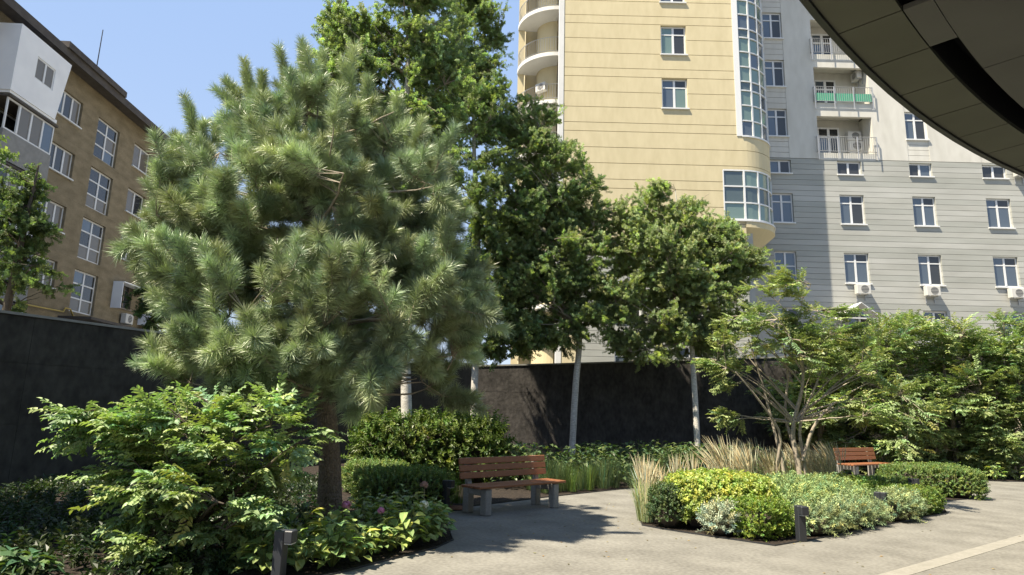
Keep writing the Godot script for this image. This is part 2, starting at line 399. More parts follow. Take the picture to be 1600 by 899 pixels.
# a curved wall piece between two radii
func curved(st: SurfaceTool, c: Vector2, r0: float, r1: float, d0: float, d1: float, y0: float, y1: float, steps := 10) -> void:
	for k in steps:
		var a := d0 + (d1 - d0) * k / steps
		var b := d0 + (d1 - d0) * (k + 1) / steps
		var p := [arc(c.x, c.y, r1, a), arc(c.x, c.y, r1, b), arc(c.x, c.y, r0, b), arc(c.x, c.y, r0, a)]
		var lo := []
		var hi := []
		for q in p:
			lo.append(Vector3(q.x, y0, q.y)); hi.append(Vector3(q.x, y1, q.y))
		quad(st, hi[0], hi[1], lo[1], lo[0])
		quad(st, hi[2], hi[3], lo[3], lo[2])
		quad(st, hi[3], hi[2], hi[1], hi[0])
		quad(st, lo[0], lo[1], lo[2], lo[3])
		if k == 0: quad(st, hi[3], hi[0], lo[0], lo[3])
		if k == steps - 1: quad(st, hi[1], hi[2], lo[2], lo[1])

func railing_bars(st: SurfaceTool, pts: Array, h: float, gap: float) -> void:
	for i in pts.size() - 1:
		var a: Vector3 = pts[i]
		var b: Vector3 = pts[i + 1]
		for y in [0.12, h]:
			tube(st, [a + Vector3(0, y, 0), b + Vector3(0, y, 0)], [0.022, 0.022], 4, false)
		var n := maxi(1, int(a.distance_to(b) / gap))
		for k in n:
			var p := a.lerp(b, float(k) / n)
			tube(st, [p + Vector3(0, 0.12, 0), p + Vector3(0, h, 0)], [0.011, 0.011], 3, false)

func yellow_tower() -> void:
	var t := thing("yellow_tower", "yellow rendered apartment tower with a curved glass bay, grooved bands and white windows", "building", Vector3(7.5, 0, -31))
	var o := Transform3D(Basis.IDENTITY, Vector3(-7.5, 0, 31))   # world coordinates into the tower's own
	var F := o * at_(0, 0, -31)
	var ys := []
	var top := 34.5
	var joints := []
	for k in range(-5, 5):
		for d in [0.0, -0.87, -1.72, -2.58]: joints.append(22.01 + k * 3.06 + d)
	joints.sort()
	var prev := 9.45
	for j in joints:
		if j <= prev + 0.2: continue
		ys.append([prev + 0.014, j - 0.014])
		prev = j
	ys.append([prev + 0.014, top])
	var open := []
	for k in range(0, 5): open.append([7.53, 8.87, 17.26 + k * 3.045, 18.93 + k * 3.045])
	var bay_lo := [10.53, 11.6, 11.36, 13.95]
	bands(t, "render_band", M.yellow_render, F, 2.43, 11.6, ys, open + [bay_lo], 0.24)
	# the foot of the yellow corner and the clad base between
	var st := stm()
	box(st, Vector3(2.43, 0, -0.24), Vector3(3.35, 9.45, 0), F)
	put(st, "corner_pier", M.yellow_render, t)
	var gy := []
	for k in 30: gy.append([0.31 * k + 0.008, 0.31 * (k + 1) - 0.008])
	var low := [[8.0, 9.3, 3.2, 4.9], [5.0, 6.3, 6.2, 7.9], [8.0, 9.3, 6.2, 7.9], [5.0, 6.3, 3.2, 4.9]]
	bands(t, "cladding_board", M.grey_siding, F, 3.37, 11.6, gy, low, 0.2)
	for w in low: window(t, F * at_(w[0], w[2]), w[1] - w[0], w[3] - w[2], [0.5], [0.7], ["glass_blue", "glass_curtain", "glass_dark"])
	st = stm()
	box(st, Vector3(2.6, 0, -8), Vector3(11.62, top - 0.1, -0.26), F)
	box(st, Vector3(11.62, 11.2, -6), Vector3(13.2, top - 0.1, -2.6), F)
	put(st, "core", M.joint, t)
	st = stm()
	box(st, Vector3(2.42, 0, -3.3), Vector3(2.6, top, -0.25), F)
	put(st, "white_return", M.white_render, t)
	st = stm()
	box(st, Vector3(2.16, 0, -0.5), Vector3(2.42, top, 0.03), F)
	put(st, "white_pilaster", M.white_render, t)
	for k in range(0, 5): window(t, F * at_(7.53, 17.26 + k * 3.045), 1.34, 1.67, [0.5], [0.72], ["glass_blue", "glass_green", "glass_dark"], 0.14, 0.07)
	# the curved bay
	var c := Vector2(11.6 - 7.5, -33.05 + 31)
	var R := 2.05
	for b in ys:
		var y0: float = maxf(b[0], 13.96)
		var y1: float = minf(b[1], 15.80)
		if y1 - y0 < 0.05: continue
		st = stm()
		curved(st, c, R - 0.24, R, 0, 90, y0, y1, 14)
		put(st, "curved_band", M.yellow_render, t)
	st = stm()
	curved(st, c, 0.3, R - 0.26, 0, 90, 11.2, top, 10)
	put(st, "bay_core", M.joint, t)
	# upper glazing: three panes and a dark spandrel in each storey
	var rows := []
	var y := 15.84
	var n := 0
	while y < top - 0.3:
		for h in [0.84, 0.86, 0.83, 0.515]:
			rows.append([y, y + h, h < 0.6]); y += h
		n += 1
	var frame := stm()
	for d in [0, 18, 36, 54, 72, 90]: 
		curved(frame, c, R - 0.10, R + 0.015, d - 1.1, d + 1.1, 15.84, y, 1)
	for q in rows: curved(frame, c, R - 0.09, R + 0.008, 0, 90, q[0] - 0.03, q[0] + 0.03, 10)
	var bay := put(frame, "glazed_bay", M.white_frame, t)
	tag(bay, "curved white framed glass bay running up the corner")
	for q in rows:
		for d in [0, 18, 36, 54, 72]:
			st = stm()
			curved(st, c, R - 0.06, R - 0.04, d + 1.0, d + 17.0, q[0] + 0.025, q[1] - 0.025, 1)
			put(st, "pane", M.glass_spandrel if q[2] else M[["glass_green", "glass_blue", "glass_green"][rng.randi() % 3]], bay)
	st = stm()
	box(st, Vector3(11.33, 15.80, -0.2), Vector3(11.62, top, 0.035), F)
	curved(st, c, R - 0.1, R + 0.06, 0, 90, 15.76, 15.84, 10)
	put(st, "white_surround", M.white_frame, t)
	# lower bay window and its rounded foot
	frame = stm()
	var rl := [11.36, 12.24, 13.10, 13.95]
	for d in [0, 22, 45, 68, 90]: curved(frame, c, R - 0.10, R + 0.015, d - 1.1, d + 1.1, 11.36, 13.95, 1)
	for yy in rl: curved(frame, c, R - 0.09, R + 0.01, 0, 90, yy - 0.035, yy + 0.035, 10)
	for x in [10.55, 11.58]: box(frame, Vector3(x - 0.03, 11.36, -0.12), Vector3(x + 0.03, 13.95, 0.012), F)
	for yy in rl: box(frame, Vector3(10.55, yy - 0.035, -0.11), Vector3(11.6, yy + 0.035, 0.008), F)
	bay = put(frame, "bay_window", M.white_frame, t)
	for i in 3:
		for d in [[1, 21], [23, 44], [46, 67], [69, 89]]:
			st = stm()
			curved(st, c, R - 0.06, R - 0.04, d[0], d[1], rl[i] + 0.03, rl[i + 1] - 0.03, 2)
			put(st, "pane", M[["glass_green", "glass_spandrel", "glass_green"][i]], bay)
		st = stm()
		box(st, Vector3(10.57, rl[i] + 0.03, -0.07), Vector3(11.56, rl[i + 1] - 0.03, -0.05), F)
		put(st, "pane", M[["glass_green", "glass_spandrel", "glass_spandrel"][i]], bay)
	st = stm()
	curved(st, c, 0.4, R + 0.10, 0, 90, 11.25, 11.33, 14)
	box(st, Vector3(10.4, 11.25, -0.3), Vector3(11.6, 11.33, 0.10), F)
	put(st, "bay_sill", M.white_frame, t)
	st = stm()
	curved(st, c, 0.4, R + 0.06, 0, 90, 10.95, 11.25, 14)
	for k in 14:   # underside tapering inwards
		var a := arc(c.x, c.y, R + 0.06, 90.0 * k / 14)
		var b := arc(c.x, c.y, R + 0.06, 90.0 * (k + 1) / 14)
		var a2 := arc(c.x, c.y, 0.9, 90.0 * k / 14)
		var b2 := arc(c.x, c.y, 0.9, 90.0 * (k + 1) / 14)
		quad(st, Vector3(a.x, 10.95, a.y), Vector3(b.x, 10.95, b.y), Vector3(b2.x, 9.9, b2.y), Vector3(a2.x, 9.9, a2.y))
		tri(st, Vector3(c.x, 9.9, c.y), Vector3(a2.x, 9.9, a2.y), Vector3(b2.x, 9.9, b2.y))
	put(st, "bay_foot", M.yellow_render, t)
	st = stm()
	box(st, Vector3(11.62, 0, -3.3), Vector3(12.0, 11.0, -0.245), F)
	box(st, Vector3(12.002, 0, -3.3), Vector3(13.655, 11.15, -2.98), F)
	put(st, "base_return", M.grey_siding, t)
	# the rounded left corner with its balconies
	var lc := Vector2(2.4 - 7.5, -37.4 + 31)
	st = stm()
	curved(st, lc, 0.7, 1.2, -90, 0, 0, top, 10)
	put(st, "corner_wall", M.yellow_render, t)
	st = stm()
	box(st, Vector3(0.02, 0, -39.0), Vector3(0.42, top, -37.3), o)
	put(st, "corner_pier", M.yellow_render, t)
	st = stm()
	box(st, Vector3(0.5, 0, -46), Vector3(8.0, top - 0.2, -38.2), o)
	put(st, "rear_wing", M.yellow_render, t)
	for k in 9:
		var fy := 7.26 + 3.04 * k
		st = stm()
		curved(st, lc, 1.2, 2.42, -90, 0, fy, fy + 0.24, 12)
		var sl := put(st, "balcony", M.white_render, t)
		st = stm()
		var pts := []
		for q in 13:
			var a := arc(lc.x, lc.y, 2.36, -90.0 + 7.5 * q)
			pts.append(Vector3(a.x, fy + 0.24, a.y))
		railing_bars(st, pts, 1.0, 0.13)
		put(st, "railing", M.grey_metal, sl)
	ac_unit(Vector3(1.62, 20.75, -36.42), deg_to_rad(-38), "white air conditioner box under a curved balcony of the yellow tower", "", false)

func grey_wing() -> void:
	var t := thing("grey_apartment_wing", "grey clad apartment wing with horizontal boards, plastered upper storeys and balconies", "building", Vector3(24, 0, -34))
	var F := Transform3D(Basis.IDENTITY, Vector3(-24, 0, 0))
	var wins := []
	for c in [[14.2, 15.38], [17.96, 19.3], [21.98, 23.25], [26.05, 27.4], [30.1, 31.4]]:
		wins.append([c[0], c[1], 15.06, 15.84, 0])
		wins.append([c[0], c[1], 12.2, 13.88, 1])
		wins.append([c[0], c[1], 8.9, 10.57, 1])
		wins.append([c[0], c[1], 5.8, 7.47, 1])
		wins.append([c[0], c[1], 2.7, 4.37, 1])
	for c in [[14.2, 15.33], [21.99, 23.2], [26.05, 27.3], [30.1, 31.4]]:
		for k in 5: wins.append([c[0], c[1], 17.25 + 3.03 * k, 18.91 + 3.03 * k, 1])
	var log := []
	for k in 5: log.append([17.0, 20.1, 16.32 + 3.02 * k, 18.52 + 3.02 * k])
	var gy := []
	for k in 51: gy.append([0.3125 * k + 0.009, 0.3125 * (k + 1) - 0.009])
	bands(t, "cladding_board", M.grey_siding, F, 13.66, 36, gy, wins, 0.2)
	# plastered storeys: plain piers, with grooved panels between the windows of a column
	var open := wins + log
	var slots := [[14.2, 15.33], [21.99, 23.2], [26.05, 27.3], [30.1, 31.4]]
	var panel := []
	for s in slots:
		for k in 5: panel.append([s[0], s[1], (15.97 if k == 0 else 18.91 + 3.03 * (k - 1)), 17.25 + 3.03 * k])
	bands(t, "plaster_wall", M.grey_render, F, 13.66, 36, [[15.96, 32.0]], open + panel, 0.2)
	for p in panel:
		var n := 4
		var rows := []
		for k in n: rows.append([lerpf(p[2], p[3], float(k) / n) + 0.01, lerpf(p[2], p[3], float(k + 1) / n) - 0.01])
		bands(t, "infill_board", M.grey_render, F * at_(0, 0, -0.02), p[0], p[1], rows, [], 0.16)
	var st := stm()
	box(st, Vector3(13.7, 0, -10), Vector3(36, 15.9, -0.22), F)
	box(st, Vector3(13.7, 15.9, -10), Vector3(16.95, 31.9, -0.22), F)
	box(st, Vector3(20.15, 15.9, -10), Vector3(36, 31.9, -0.22), F)
	put(st, "core", M.joint, t)
	for w in wins:
		if w[4] == 0: window(t, F * at_(w[0], w[2]), w[1] - w[0], w[3] - w[2], [0.48], [], ["glass_blue", "glass_dark"], 0.12, 0.07)
		elif w[0] < 15 and w[2] < 9 and w[2] > 8: window(t, F * at_(w[0], w[2]), w[1] - w[0], w[3] - w[2], [0.5], [0.52], ["glass_blue"], 0.12, 0.06)
		else: window(t, F * at_(w[0], w[2]), w[1] - w[0], w[3] - w[2], [0.48], [0.72], ["glass_blue", "glass_blue", "glass_dark"], 0.12, 0.065)
	# recessed balconies
	for k in 5:
		var y0: float = log[k][2]
		var y1: float = log[k][3]
		st = stm()
		box(st, Vector3(16.97, y0 - 0.4, -1.5), Vector3(20.13, y1 + 0.4, -1.35), F)
		box(st, Vector3(16.80, y0 - 0.3, -1.35), Vector3(16.995, y1 + 0.3, -0.21), F)
		box(st, Vector3(20.105, y0 - 0.3, -1.35), Vector3(20.3, y1 + 0.3, -0.21), F)
		put(st, "recess_wall", M.grey_render, t)
		st = stm()
		box(st, Vector3(16.998, y0 - 0.42, -1.34), Vector3(20.10, y0 - 0.10, -0.21), F)
		box(st, Vector3(16.97, y0 - 0.42, -0.205), Vector3(20.13, y0 - 0.004, 0.012), F)
		var sl := put(st, "balcony", M.grey_render, t)
		st = stm()
		var y := y0 - 0.08
		railing_bars(st, [Vector3(16.9 - 24, y, 0.02), Vector3(16.9 - 24, y, 0.14), Vector3(20.18 - 24, y, 0.14), Vector3(20.18 - 24, y, 0.02)], 1.0, 0.12)
		for x in [16.9, 18.0, 19.1, 20.18]: box(st, Vector3(x - 0.025, y - 0.38, 0.165), Vector3(x + 0.025, y + 1.0, 0.19), F)
		put(st, "railing", M.grey_metal, sl)
		if k == 1:
			st = stm()
			for b in [[Vector3(16.94, y + 0.13, 0.10), Vector3(20.14, y + 0.62, 0.112)], [Vector3(20.135, y + 0.13, 0.03), Vector3(20.15, y + 0.62, 0.098)]]: box(st, b[0], b[1], F)
			put(st, "green_screen", M.green_mesh, sl)
		window(t, F * at_(17.04, y0 - 0.08, -1.34), 0.55, 2.2, [], [0.72], ["glass_blue", "glass_dark"], -0.07, 0.07, false)
		window(t, F * at_(17.60, y0 - 0.08, -1.34), 1.3, 2.2, [0.5], [0.22, 0.72], ["glass_blue", "glass_dark", "glass_dark"], -0.07, 0.09, false)
	ac_unit(Vector3(19.62, 17.55, -35.33), 0, "white air conditioner on top of a stack of three on the lowest grey balcony", "stacked air conditioners", false, 0.8, 0.55)
	ac_unit(Vector3(19.66, 16.9, -35.33), 0, "white air conditioner in the middle of a stack of three on the lowest grey balcony", "stacked air conditioners", false, 0.86, 0.62)
	ac_unit(Vector3(19.66, 16.23, -35.33), 0, "white air conditioner at the bottom of a stack of three on the lowest grey balcony", "stacked air conditioners", false, 0.86, 0.62)
	ac_unit(Vector3(20.09, 21.2, -34.75), deg_to_rad(-90), "white air conditioner on the side wall above the green screened balcony", "", true, 0.7, 0.5)
	var names := ["white air conditioner under the left window of the lowest visible row on the grey wall", "white air conditioner under the middle window of the lowest visible row on the grey wall", "white air conditioner under the window at the right edge of the photograph"]
	var xs := [18.7, 22.4, 26.9]
	for i in 3: ac_unit(Vector3(xs[i], 8.25, -33.98), 0, names[i], "air conditioners under the windows")
	ac_unit(Vector3(28.0, 15.1, -33.98), 0, "white air conditioner beside the small window just under the round canopy", "", true, 0.7, 0.5)
	# small white door canopy seen above the hedge trees
	var d := thing("door_canopy", "small white gabled canopy on the grey wall below the left air conditioner", "canopy", Vector3(18.2, 6.2, -33.98))
	st = stm()
	quad(st, Vector3(-1.05, 0.7, 0), Vector3(0, 1.5, 0), Vector3(0, 1.5, 0.9), Vector3(-1.05, 0.7, 0.9))
	quad(st, Vector3(0, 1.5, 0), Vector3(1.05, 0.7, 0), Vector3(1.05, 0.7, 0.9), Vector3(0, 1.5, 0.9))
	put(st, "roof_sheet", M.plastic_white, d)
	st = stm()
	for s in [-1, 1]:
		tube(st, [Vector3(s * 1.05, 0.68, 0.88), Vector3(0, 1.48, 0.88)], [0.03, 0.03], 5)
		tube(st, [Vector3(s * 1.0, -0.1, 0.02), Vector3(s * 1.0, 0.66, 0.86)], [0.025, 0.025], 5)
	box(st, Vector3(-1.05, 0.63, 0.84), Vector3(1.05, 0.68, 0.9))
	put(st, "frame", M.white_frame, d)

func brick_block() -> void:
	var along := Vector3(-0.0436, 0, -0.999).normalized()
	var out := along.cross(Vector3.UP)
	var t := thing("brick_apartment_block", "five storey tan brick apartment block with an overhanging dark roof and mixed balconies", "building", Vector3(-22, 0, -30))
	t.transform.basis = Basis(along, Vector3.UP, out)
	var I := Transform3D.IDENTITY
	var wins := []
	for k in 6:
		var y := 16.45 - 2.75 * k
		wins.append([1.98, 4.0, y - 2.15, y, 0])
		wins.append([5.58, 7.5, y - 1.28, y + 0.12, 1 if k < 3 else 2])
		wins.append([-1.28, 0.6, y - 1.28, y + 0.02, 3])
		wins.append([-8.4, -6.3, y - 1.28, y + 0.02, 3])
		wins.append([-12.2, -10.2, y - 1.28, y + 0.02, 3])
		wins.append([-5.2, -3.2, y - 1.9, y, 4])
	var ys := []
	for k in 7: ys.append([maxf(0.0, 14.2 - 2.75 * (k - 1) - 2.75), 14.2 - 2.75 * (k - 1)])
	ys[0][1] = 17.62
	bands(t, "brick_storey", M.brick, I, -15, 10.9, [[0, 0.7], [0.703, 3.2], [3.203, 5.95], [5.953, 8.7], [8.703, 11.45], [11.453, 14.2], [14.203, 17.62]], wins, 0.22)
	var st := stm()
	box(st, Vector3(-15, 0, -11), Vector3(10.85, 17.6, -0.24))
	put(st, "core", M.joint, t)
	st = stm()
	box(st, Vector3(10.86, 0, -11), Vector3(10.9, 17.6, -0.22))
	put(st, "gable_wall", M.brick, t)
	st = stm()
	box(st, Vector3(-15.5, 17.63, -11.5), Vector3(11.4, 17.86, 0.75))
	quad(st, Vector3(-15.5, 17.87, 0.78), Vector3(11.4, 17.87, 0.78), Vector3(11.4, 19.4, -5.5), Vector3(-15.5, 19.4, -5.5))
	quad(st, Vector3(-15.5, 19.4, -5.5), Vector3(11.4, 19.4, -5.5), Vector3(11.4, 17.87, -11.6), Vector3(-15.5, 17.87, -11.6))
	box(st, Vector3(-2.4, 17.87, 0.2), Vector3(2.6, 18.18, 0.9))
	put(st, "roof", M.roof_sheet, t)
	st = stm()
	box(st, Vector3(-15.5, 17.50, 0.76), Vector3(11.4, 17.9, 0.79))
	put(st, "gutter", M.roof_sheet, t)
	st = stm()
	tube(st, [Vector3(3.6, 18.0, -1.6), Vector3(3.66, 22.5, -1.6)], [0.04, 0.025], 5)
	put(st, "aerial_mast", M.dark_metal, t)
	for w in wins:
		var o := at_(w[0], w[2])
		var ww: float = w[1] - w[0]
		var hh: float = w[3] - w[2]
		match w[4]:
			0: window(t, o, ww, hh, [0.5], [0.33, 0.68], ["glass_dark", "glass_curtain", "glass_blue", "glass_dark"], 0.12, 0.07, false)
			1: window(t, o, ww, hh, [0.5], [], ["glass_curtain", "glass_dark"], 0.14, 0.08)
			2: window(t, o, ww, hh, [0.36, 0.7], [], ["glass_curtain", "glass_dark"], 0.16, 0.05, true, [], "old_frame")
			3: window(t, o, ww, hh, [0.33, 0.66], [], ["glass_blue", "glass_dark", "glass_curtain"], 0.13, 0.07)
			4: window(t, o, ww, hh, [0.4], [0.6], ["glass_dark"], 0.14, 0.07, false)
	# glazed balconies, one above the other
	for k in 5:
		var fy := 14.05 - 2.75 * k
		st = stm()
		box(st, Vector3(-5.65, fy - 0.16, 0.002), Vector3(-2.7, fy, 1.12))
		var b := put(st, "balcony", M.grey_panel if k else M.white_panel, t)
		if k == 0:
			# a white sheet box round the whole top balcony, narrower towards its foot at the far side
			st = stm()
			for q in [[-5.66, -4.55, 14.0, 16.9], [-3.35, -2.9, 14.0, 16.9]]: box(st, Vector3(q[0], q[2], 1.10), Vector3(q[1], q[3], 1.16))
			box(st, Vector3(-4.55, 14.0, 1.10), Vector3(-3.35, 15.15, 1.16)); box(st, Vector3(-4.55, 16.15, 1.10), Vector3(-3.35, 16.9, 1.16))
			quad(st, Vector3(-2.9, 16.9, 1.158), Vector3(-2.4, 16.9, 1.158), Vector3(-2.9, 14.0, 1.158), Vector3(-2.9, 14.0, 1.158))
			quad(st, Vector3(-2.9, 14.0, 1.158), Vector3(-2.4, 16.9, 1.158), Vector3(-2.4, 16.9, 0.0), Vector3(-2.9, 14.0, 0.0))
			box(st, Vector3(-5.70, 14.0, 0.0), Vector3(-5.66, 16.9, 1.16))
			box(st, Vector3(-5.70, 16.9, 0.0), Vector3(-2.4, 16.95, 1.16))
			var s := put(st, "sheet_box", M.white_panel, b)
			tag(s, "white sheet metal box round the top balcony")
			window(t, at_(-4.55, 15.15, 1.16), 1.2, 1.0, [0.5], [], ["glass_curtain", "glass_curtain"], 0.03, 0.06, false)
		else:
			st = stm()
			box(st, Vector3(-5.65, fy, 1.07), Vector3(-2.7, fy + 1.05, 1.12))
			box(st, Vector3(-2.75, fy, 0.002), Vector3(-2.7, fy + 1.05, 1.07))
			box(st, Vector3(-5.65, fy, 0.002), Vector3(-5.60, fy + 1.05, 1.07))
			put(st, "parapet", M.white_panel if k == 2 else M.grey_panel, b)
			st = stm()
			box(st, Vector3(-5.7, fy + 2.42, 0.002), Vector3(-2.65, fy + 2.5, 1.2))
			put(st, "balcony_roof", M.roof_sheet, b)
			window(t, at_(-5.63, fy + 1.06, 1.12), 2.9, 1.35, [0.25, 0.5, 0.75], [], ["glass_dark", "glass_curtain", "glass_curtain", "glass_blue"], 0.03, 0.06, false, [[0, 0]] if k == 1 else [])
			window(t, Transform3D(Basis(Vector3.UP, PI / 2), Vector3(-2.72, fy + 1.06, 1.07)), 1.05, 1.35, [0.5], [], ["glass_curtain", "glass_dark"], 0.03, 0.06, false)
	# corner balconies at the far end
	for k in 5:
		var fy := 14.6 - 2.75 * k
		st = stm()
		box(st, Vector3(8.5, fy - 0.15, 0.002), Vector3(10.7, fy, 0.95))
		box(st, Vector3(8.5, fy, 0.90), Vector3(10.7, fy + 1.05, 0.95))
		box(st, Vector3(8.5, fy, 0.002), Vector3(8.55, fy + 1.05, 0.90))
		var b := put(st, "balcony", M.white_panel, t)
		st = stm()
		box(st, Vector3(8.45, fy + 2.3, 0.002), Vector3(10.75, fy + 2.36, 1.0))
		put(st, "balcony_roof", M.grey_panel, b)
		window(t, at_(8.52, fy + 1.06, 0.95), 2.15, 1.2, [0.33, 0.66], [0.72], ["glass_dark", "glass_blue"], 0.03, 0.07, false)
		window(t, Transform3D(Basis(Vector3.UP, -PI / 2), Vector3(8.52, fy + 1.06, 0.05)), 0.85, 1.2, [0.5], [0.72], ["glass_dark"], 0.03, 0.07, false)
	# boxed ground window with a side flap, gas pipe, porch roof
	st = stm()
	box(st, Vector3(5.45, 6.75, 0.002), Vector3(5.5, 8.2, 0.55))
	box(st, Vector3(5.45, 8.2, 0.002), Vector3(7.7, 8.26, 0.6))
	put(st, "window_box", M.white_panel, t)
	st = stm()
	tube(st, [Vector3(-6, 5.7, 0.12), Vector3(1.4, 5.9, 0.12), Vector3(1.5, 6.1, 0.12), Vector3(1.9, 6.1, 0.12), Vector3(2.2, 5.8, 0.12), Vector3(5.2, 5.8, 0.12)], [0.04, 0.04, 0.04, 0.04, 0.04, 0.04], 6)
	put(st, "gas_pipe", M.gas_yellow, t)
	st = stm()
	box(st, Vector3(1.2, 5.55, 0.01), Vector3(5.2, 5.68, 1.6))
	put(st, "porch_roof", M.roof_sheet, t)
	var q: Vector3 = t.transform * Vector3(6.9, 6.05, 0.0)
	ac_unit(q, atan2(out.x, out.z), "grubby white air conditioner low on the tan brick wall", "", true, 0.8, 0.55)

# the building with the round canopy that the photographer stands under
func round_building() -> void:
	var c := Vector2(17.46, 9.77)
	var t := thing("round_canopy_building", "dark round canopy of panelled soffit jutting in at the top right corner", "building", Vector3(c.x, 0, c.y))
	var z := Vector2.ZERO
	var h := 5.0
	var R := 20.93
	# soffit panels of the outer band, with open joints; a recessed dark slot runs inside it, bridged here and there
	var step := 2.22
	var d0 := -135.8 - step * 28
	var d1 := -135.8 + step * 32
	for k in range(-32, 28):
		var a := -135.8 - step * (k + 1)
		var st := stm()
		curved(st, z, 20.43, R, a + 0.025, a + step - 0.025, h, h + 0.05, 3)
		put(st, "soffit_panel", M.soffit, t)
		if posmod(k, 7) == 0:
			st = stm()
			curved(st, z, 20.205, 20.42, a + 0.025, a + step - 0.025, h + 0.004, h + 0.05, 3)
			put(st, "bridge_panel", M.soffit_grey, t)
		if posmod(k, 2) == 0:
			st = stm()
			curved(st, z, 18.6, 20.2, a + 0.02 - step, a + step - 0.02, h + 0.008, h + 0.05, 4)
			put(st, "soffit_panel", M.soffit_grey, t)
	var st := stm()
	curved(st, z, 13.9, 18.59, d0, d1, h + 0.012, h + 0.05, 40)
	put(st, "inner_soffit", M.soffit_grey, t)
	st = stm()
	curved(st, z, R + 0.005, R + 0.06, d0, d1, h - 0.03, h + 0.75, 80)
	put(st, "rim", M.dark_metal, t)
	st = stm()
	curved(st, z, 19.9, 20.8, d0, d1, h + 0.45, h + 0.5, 80)
	curved(st, z, 20.18, 20.195, d0, d1, h + 0.055, h + 0.45, 80)
	curved(st, z, 20.432, 20.45, d0, d1, h + 0.055, h + 0.45, 80)
	put(st, "recess_lining", M.black_gap, t)
	st = stm()
	curved(st, z, 12.0, R + 0.06, d0, d1, h + 0.76, h + 0.95, 80)
	put(st, "roof_slab", M.grey_panel, t)
	st = stm()
	curved(st, z, 13.4, 13.9, -225, -20, 0.0, 14.0, 60)
	put(st, "wall", M.grey_panel, t)

# ---------------------------------------------------------------- plants
# one leaf: a folded, slightly arched blade of 2 or 4 faces
func leaf(st: SurfaceTool, at: Vector3, d: Vector3, up: Vector3, l: float, w: float, fold := 0.25, arch := 0.15, fine := false) -> void:
	var s := d.cross(up).normalized()
	var n := s.cross(d).normalized()
	var tip := at + d * l - n * l * arch
	if fine:
		var m0 := at + d * l * 0.3 + n * l * 0.02
		var m1 := at + d * l * 0.65 - n * l * arch * 0.35
		var a := m0 + s * w * 0.46 + n * w * fold
		var b := m0 - s * w * 0.46 + n * w * fold
		var c := m1 + s * w * 0.36 + n * w * fold * 0.8
		var e := m1 - s * w * 0.36 + n * w * fold * 0.8
		tri(st, at, a, m0); quad(st, m0, a, c, m1); tri(st, m1, c, tip)
		tri(st, at, m0, b); quad(st, b, m0, m1, e); tri(st, e, m1, tip)
	else:
		var m := at + d * l * 0.45
		var a := m + s * w * 0.5 + n * w * fold
		var b := m - s * w * 0.5 + n * w * fold
		tri(st, at, a, tip); tri(st, at, tip, b)

# a sprig along +y. flat: leaves lie in one plane (x, y), like a spray; else all round
func sprig(n: int, length: float, l: float, w: float, flat: bool, m: Material, fine := false, open := 0.9, arch := 0.15, stem := 0.004) -> ArrayMesh:
	var st := stm()
	if stem > 0.0:
		var s := Vector3(stem, 0, 0)
		var u := Vector3(0, 0, stem)
		quad(st, -s, s, Vector3(0, length, 0) + s * 0.3, Vector3(0, length, 0) - s * 0.3)
		quad(st, -u, u, Vector3(0, length, 0) + u * 0.3, Vector3(0, length, 0) - u * 0.3)
	for i in n:
		var t := (i + r_(0.2, 0.8)) / n
		var at := Vector3(0, length * t, 0)
		var side: float
		var d: Vector3
		var up: Vector3
		if flat:
			side = 1.0 if i % 2 else -1.0
			d = Vector3(side * open * r_(0.7, 1.1), r_(0.35, 0.8), r_(-0.3, 0.2)).normalized()
			up = (Vector3(0, 0, 1) + rdir() * 0.35).normalized()
		else:
			var a := i * 2.4 + r_(-0.5, 0.5)
			d = Vector3(cos(a) * open, r_(0.1, 0.8), sin(a) * open).normalized()
			up = (Vector3(0, 1, 0) + rdir() * 0.6).normalized()
		leaf(st, at, d, up, l * r_(0.7, 1.15), w * r_(0.75, 1.1), 0.22, arch * r_(0.5, 1.5), fine)
	return done(st, m)

# a pine shoot: needles all along a stem, leaning forward
func pine_shoot(n: int, length: float, needle: float, m: Material, bark: Material) -> ArrayMesh:
	var st := stm()
	for i in n:
		var t := pow(r_(0, 1), 0.8)
		var a := r_(0, TAU)
		var lean := lerpf(0.15, 1.25, t) + r_(-0.3, 0.3)
		var d := Vector3(cos(a), lean, sin(a)).normalized()
		var at := Vector3(0, length * t, 0)
		var nl := needle * r_(0.75, 1.1)
		var s := d.cross(rdir()).normalized() * 0.0025
		var mid := at + d * nl * 0.55
		var tip := at + d * nl + Vector3(r_(-0.012, 0.012), -0.012, r_(-0.012, 0.012))
		quad(st, at - s, at + s, mid + s, mid - s)
		tri(st, mid - s, mid + s, tip)
	var mesh := done(st, m)
	var b := stm()
	tube(b, [Vector3.ZERO, Vector3(0, length, 0), Vector3(0, length + 0.03, 0)], [0.006, 0.005, 0.002], 4)
	b.generate_normals()
	b.set_material(bark)
	return b.commit(mesh)

func scatter(parent: Node, called: String, mesh: Mesh, places: Array, colors: Array) -> MultiMeshInstance3D:
	var mm := MultiMesh.new()
	mm.transform_format = MultiMesh.TRANSFORM_3D
	mm.use_colors = true
	mm.mesh = mesh
	mm.instance_count = places.size()
	for i in places.size():
		mm.set_instance_transform(i, places[i])
		mm.set_instance_color(i, colors[i])
	var o := MultiMeshInstance3D.new()
	o.name = numbered(parent, called)
	o.multimesh = mm
	parent.add_child(o, true)
	o.set_meta("kind", "stuff")
	return o

func tint(c: Color, spread: float, warm := 0.15) -> Color:
	var b := exp(rng.randfn() * spread)
	var w := rng.randfn() * warm
	return Color(clampf(c.r * b * (1.0 + w), 0, 0.9), clampf(c.g * b, 0, 0.9), clampf(c.b * b * (1.0 - w), 0, 0.9))

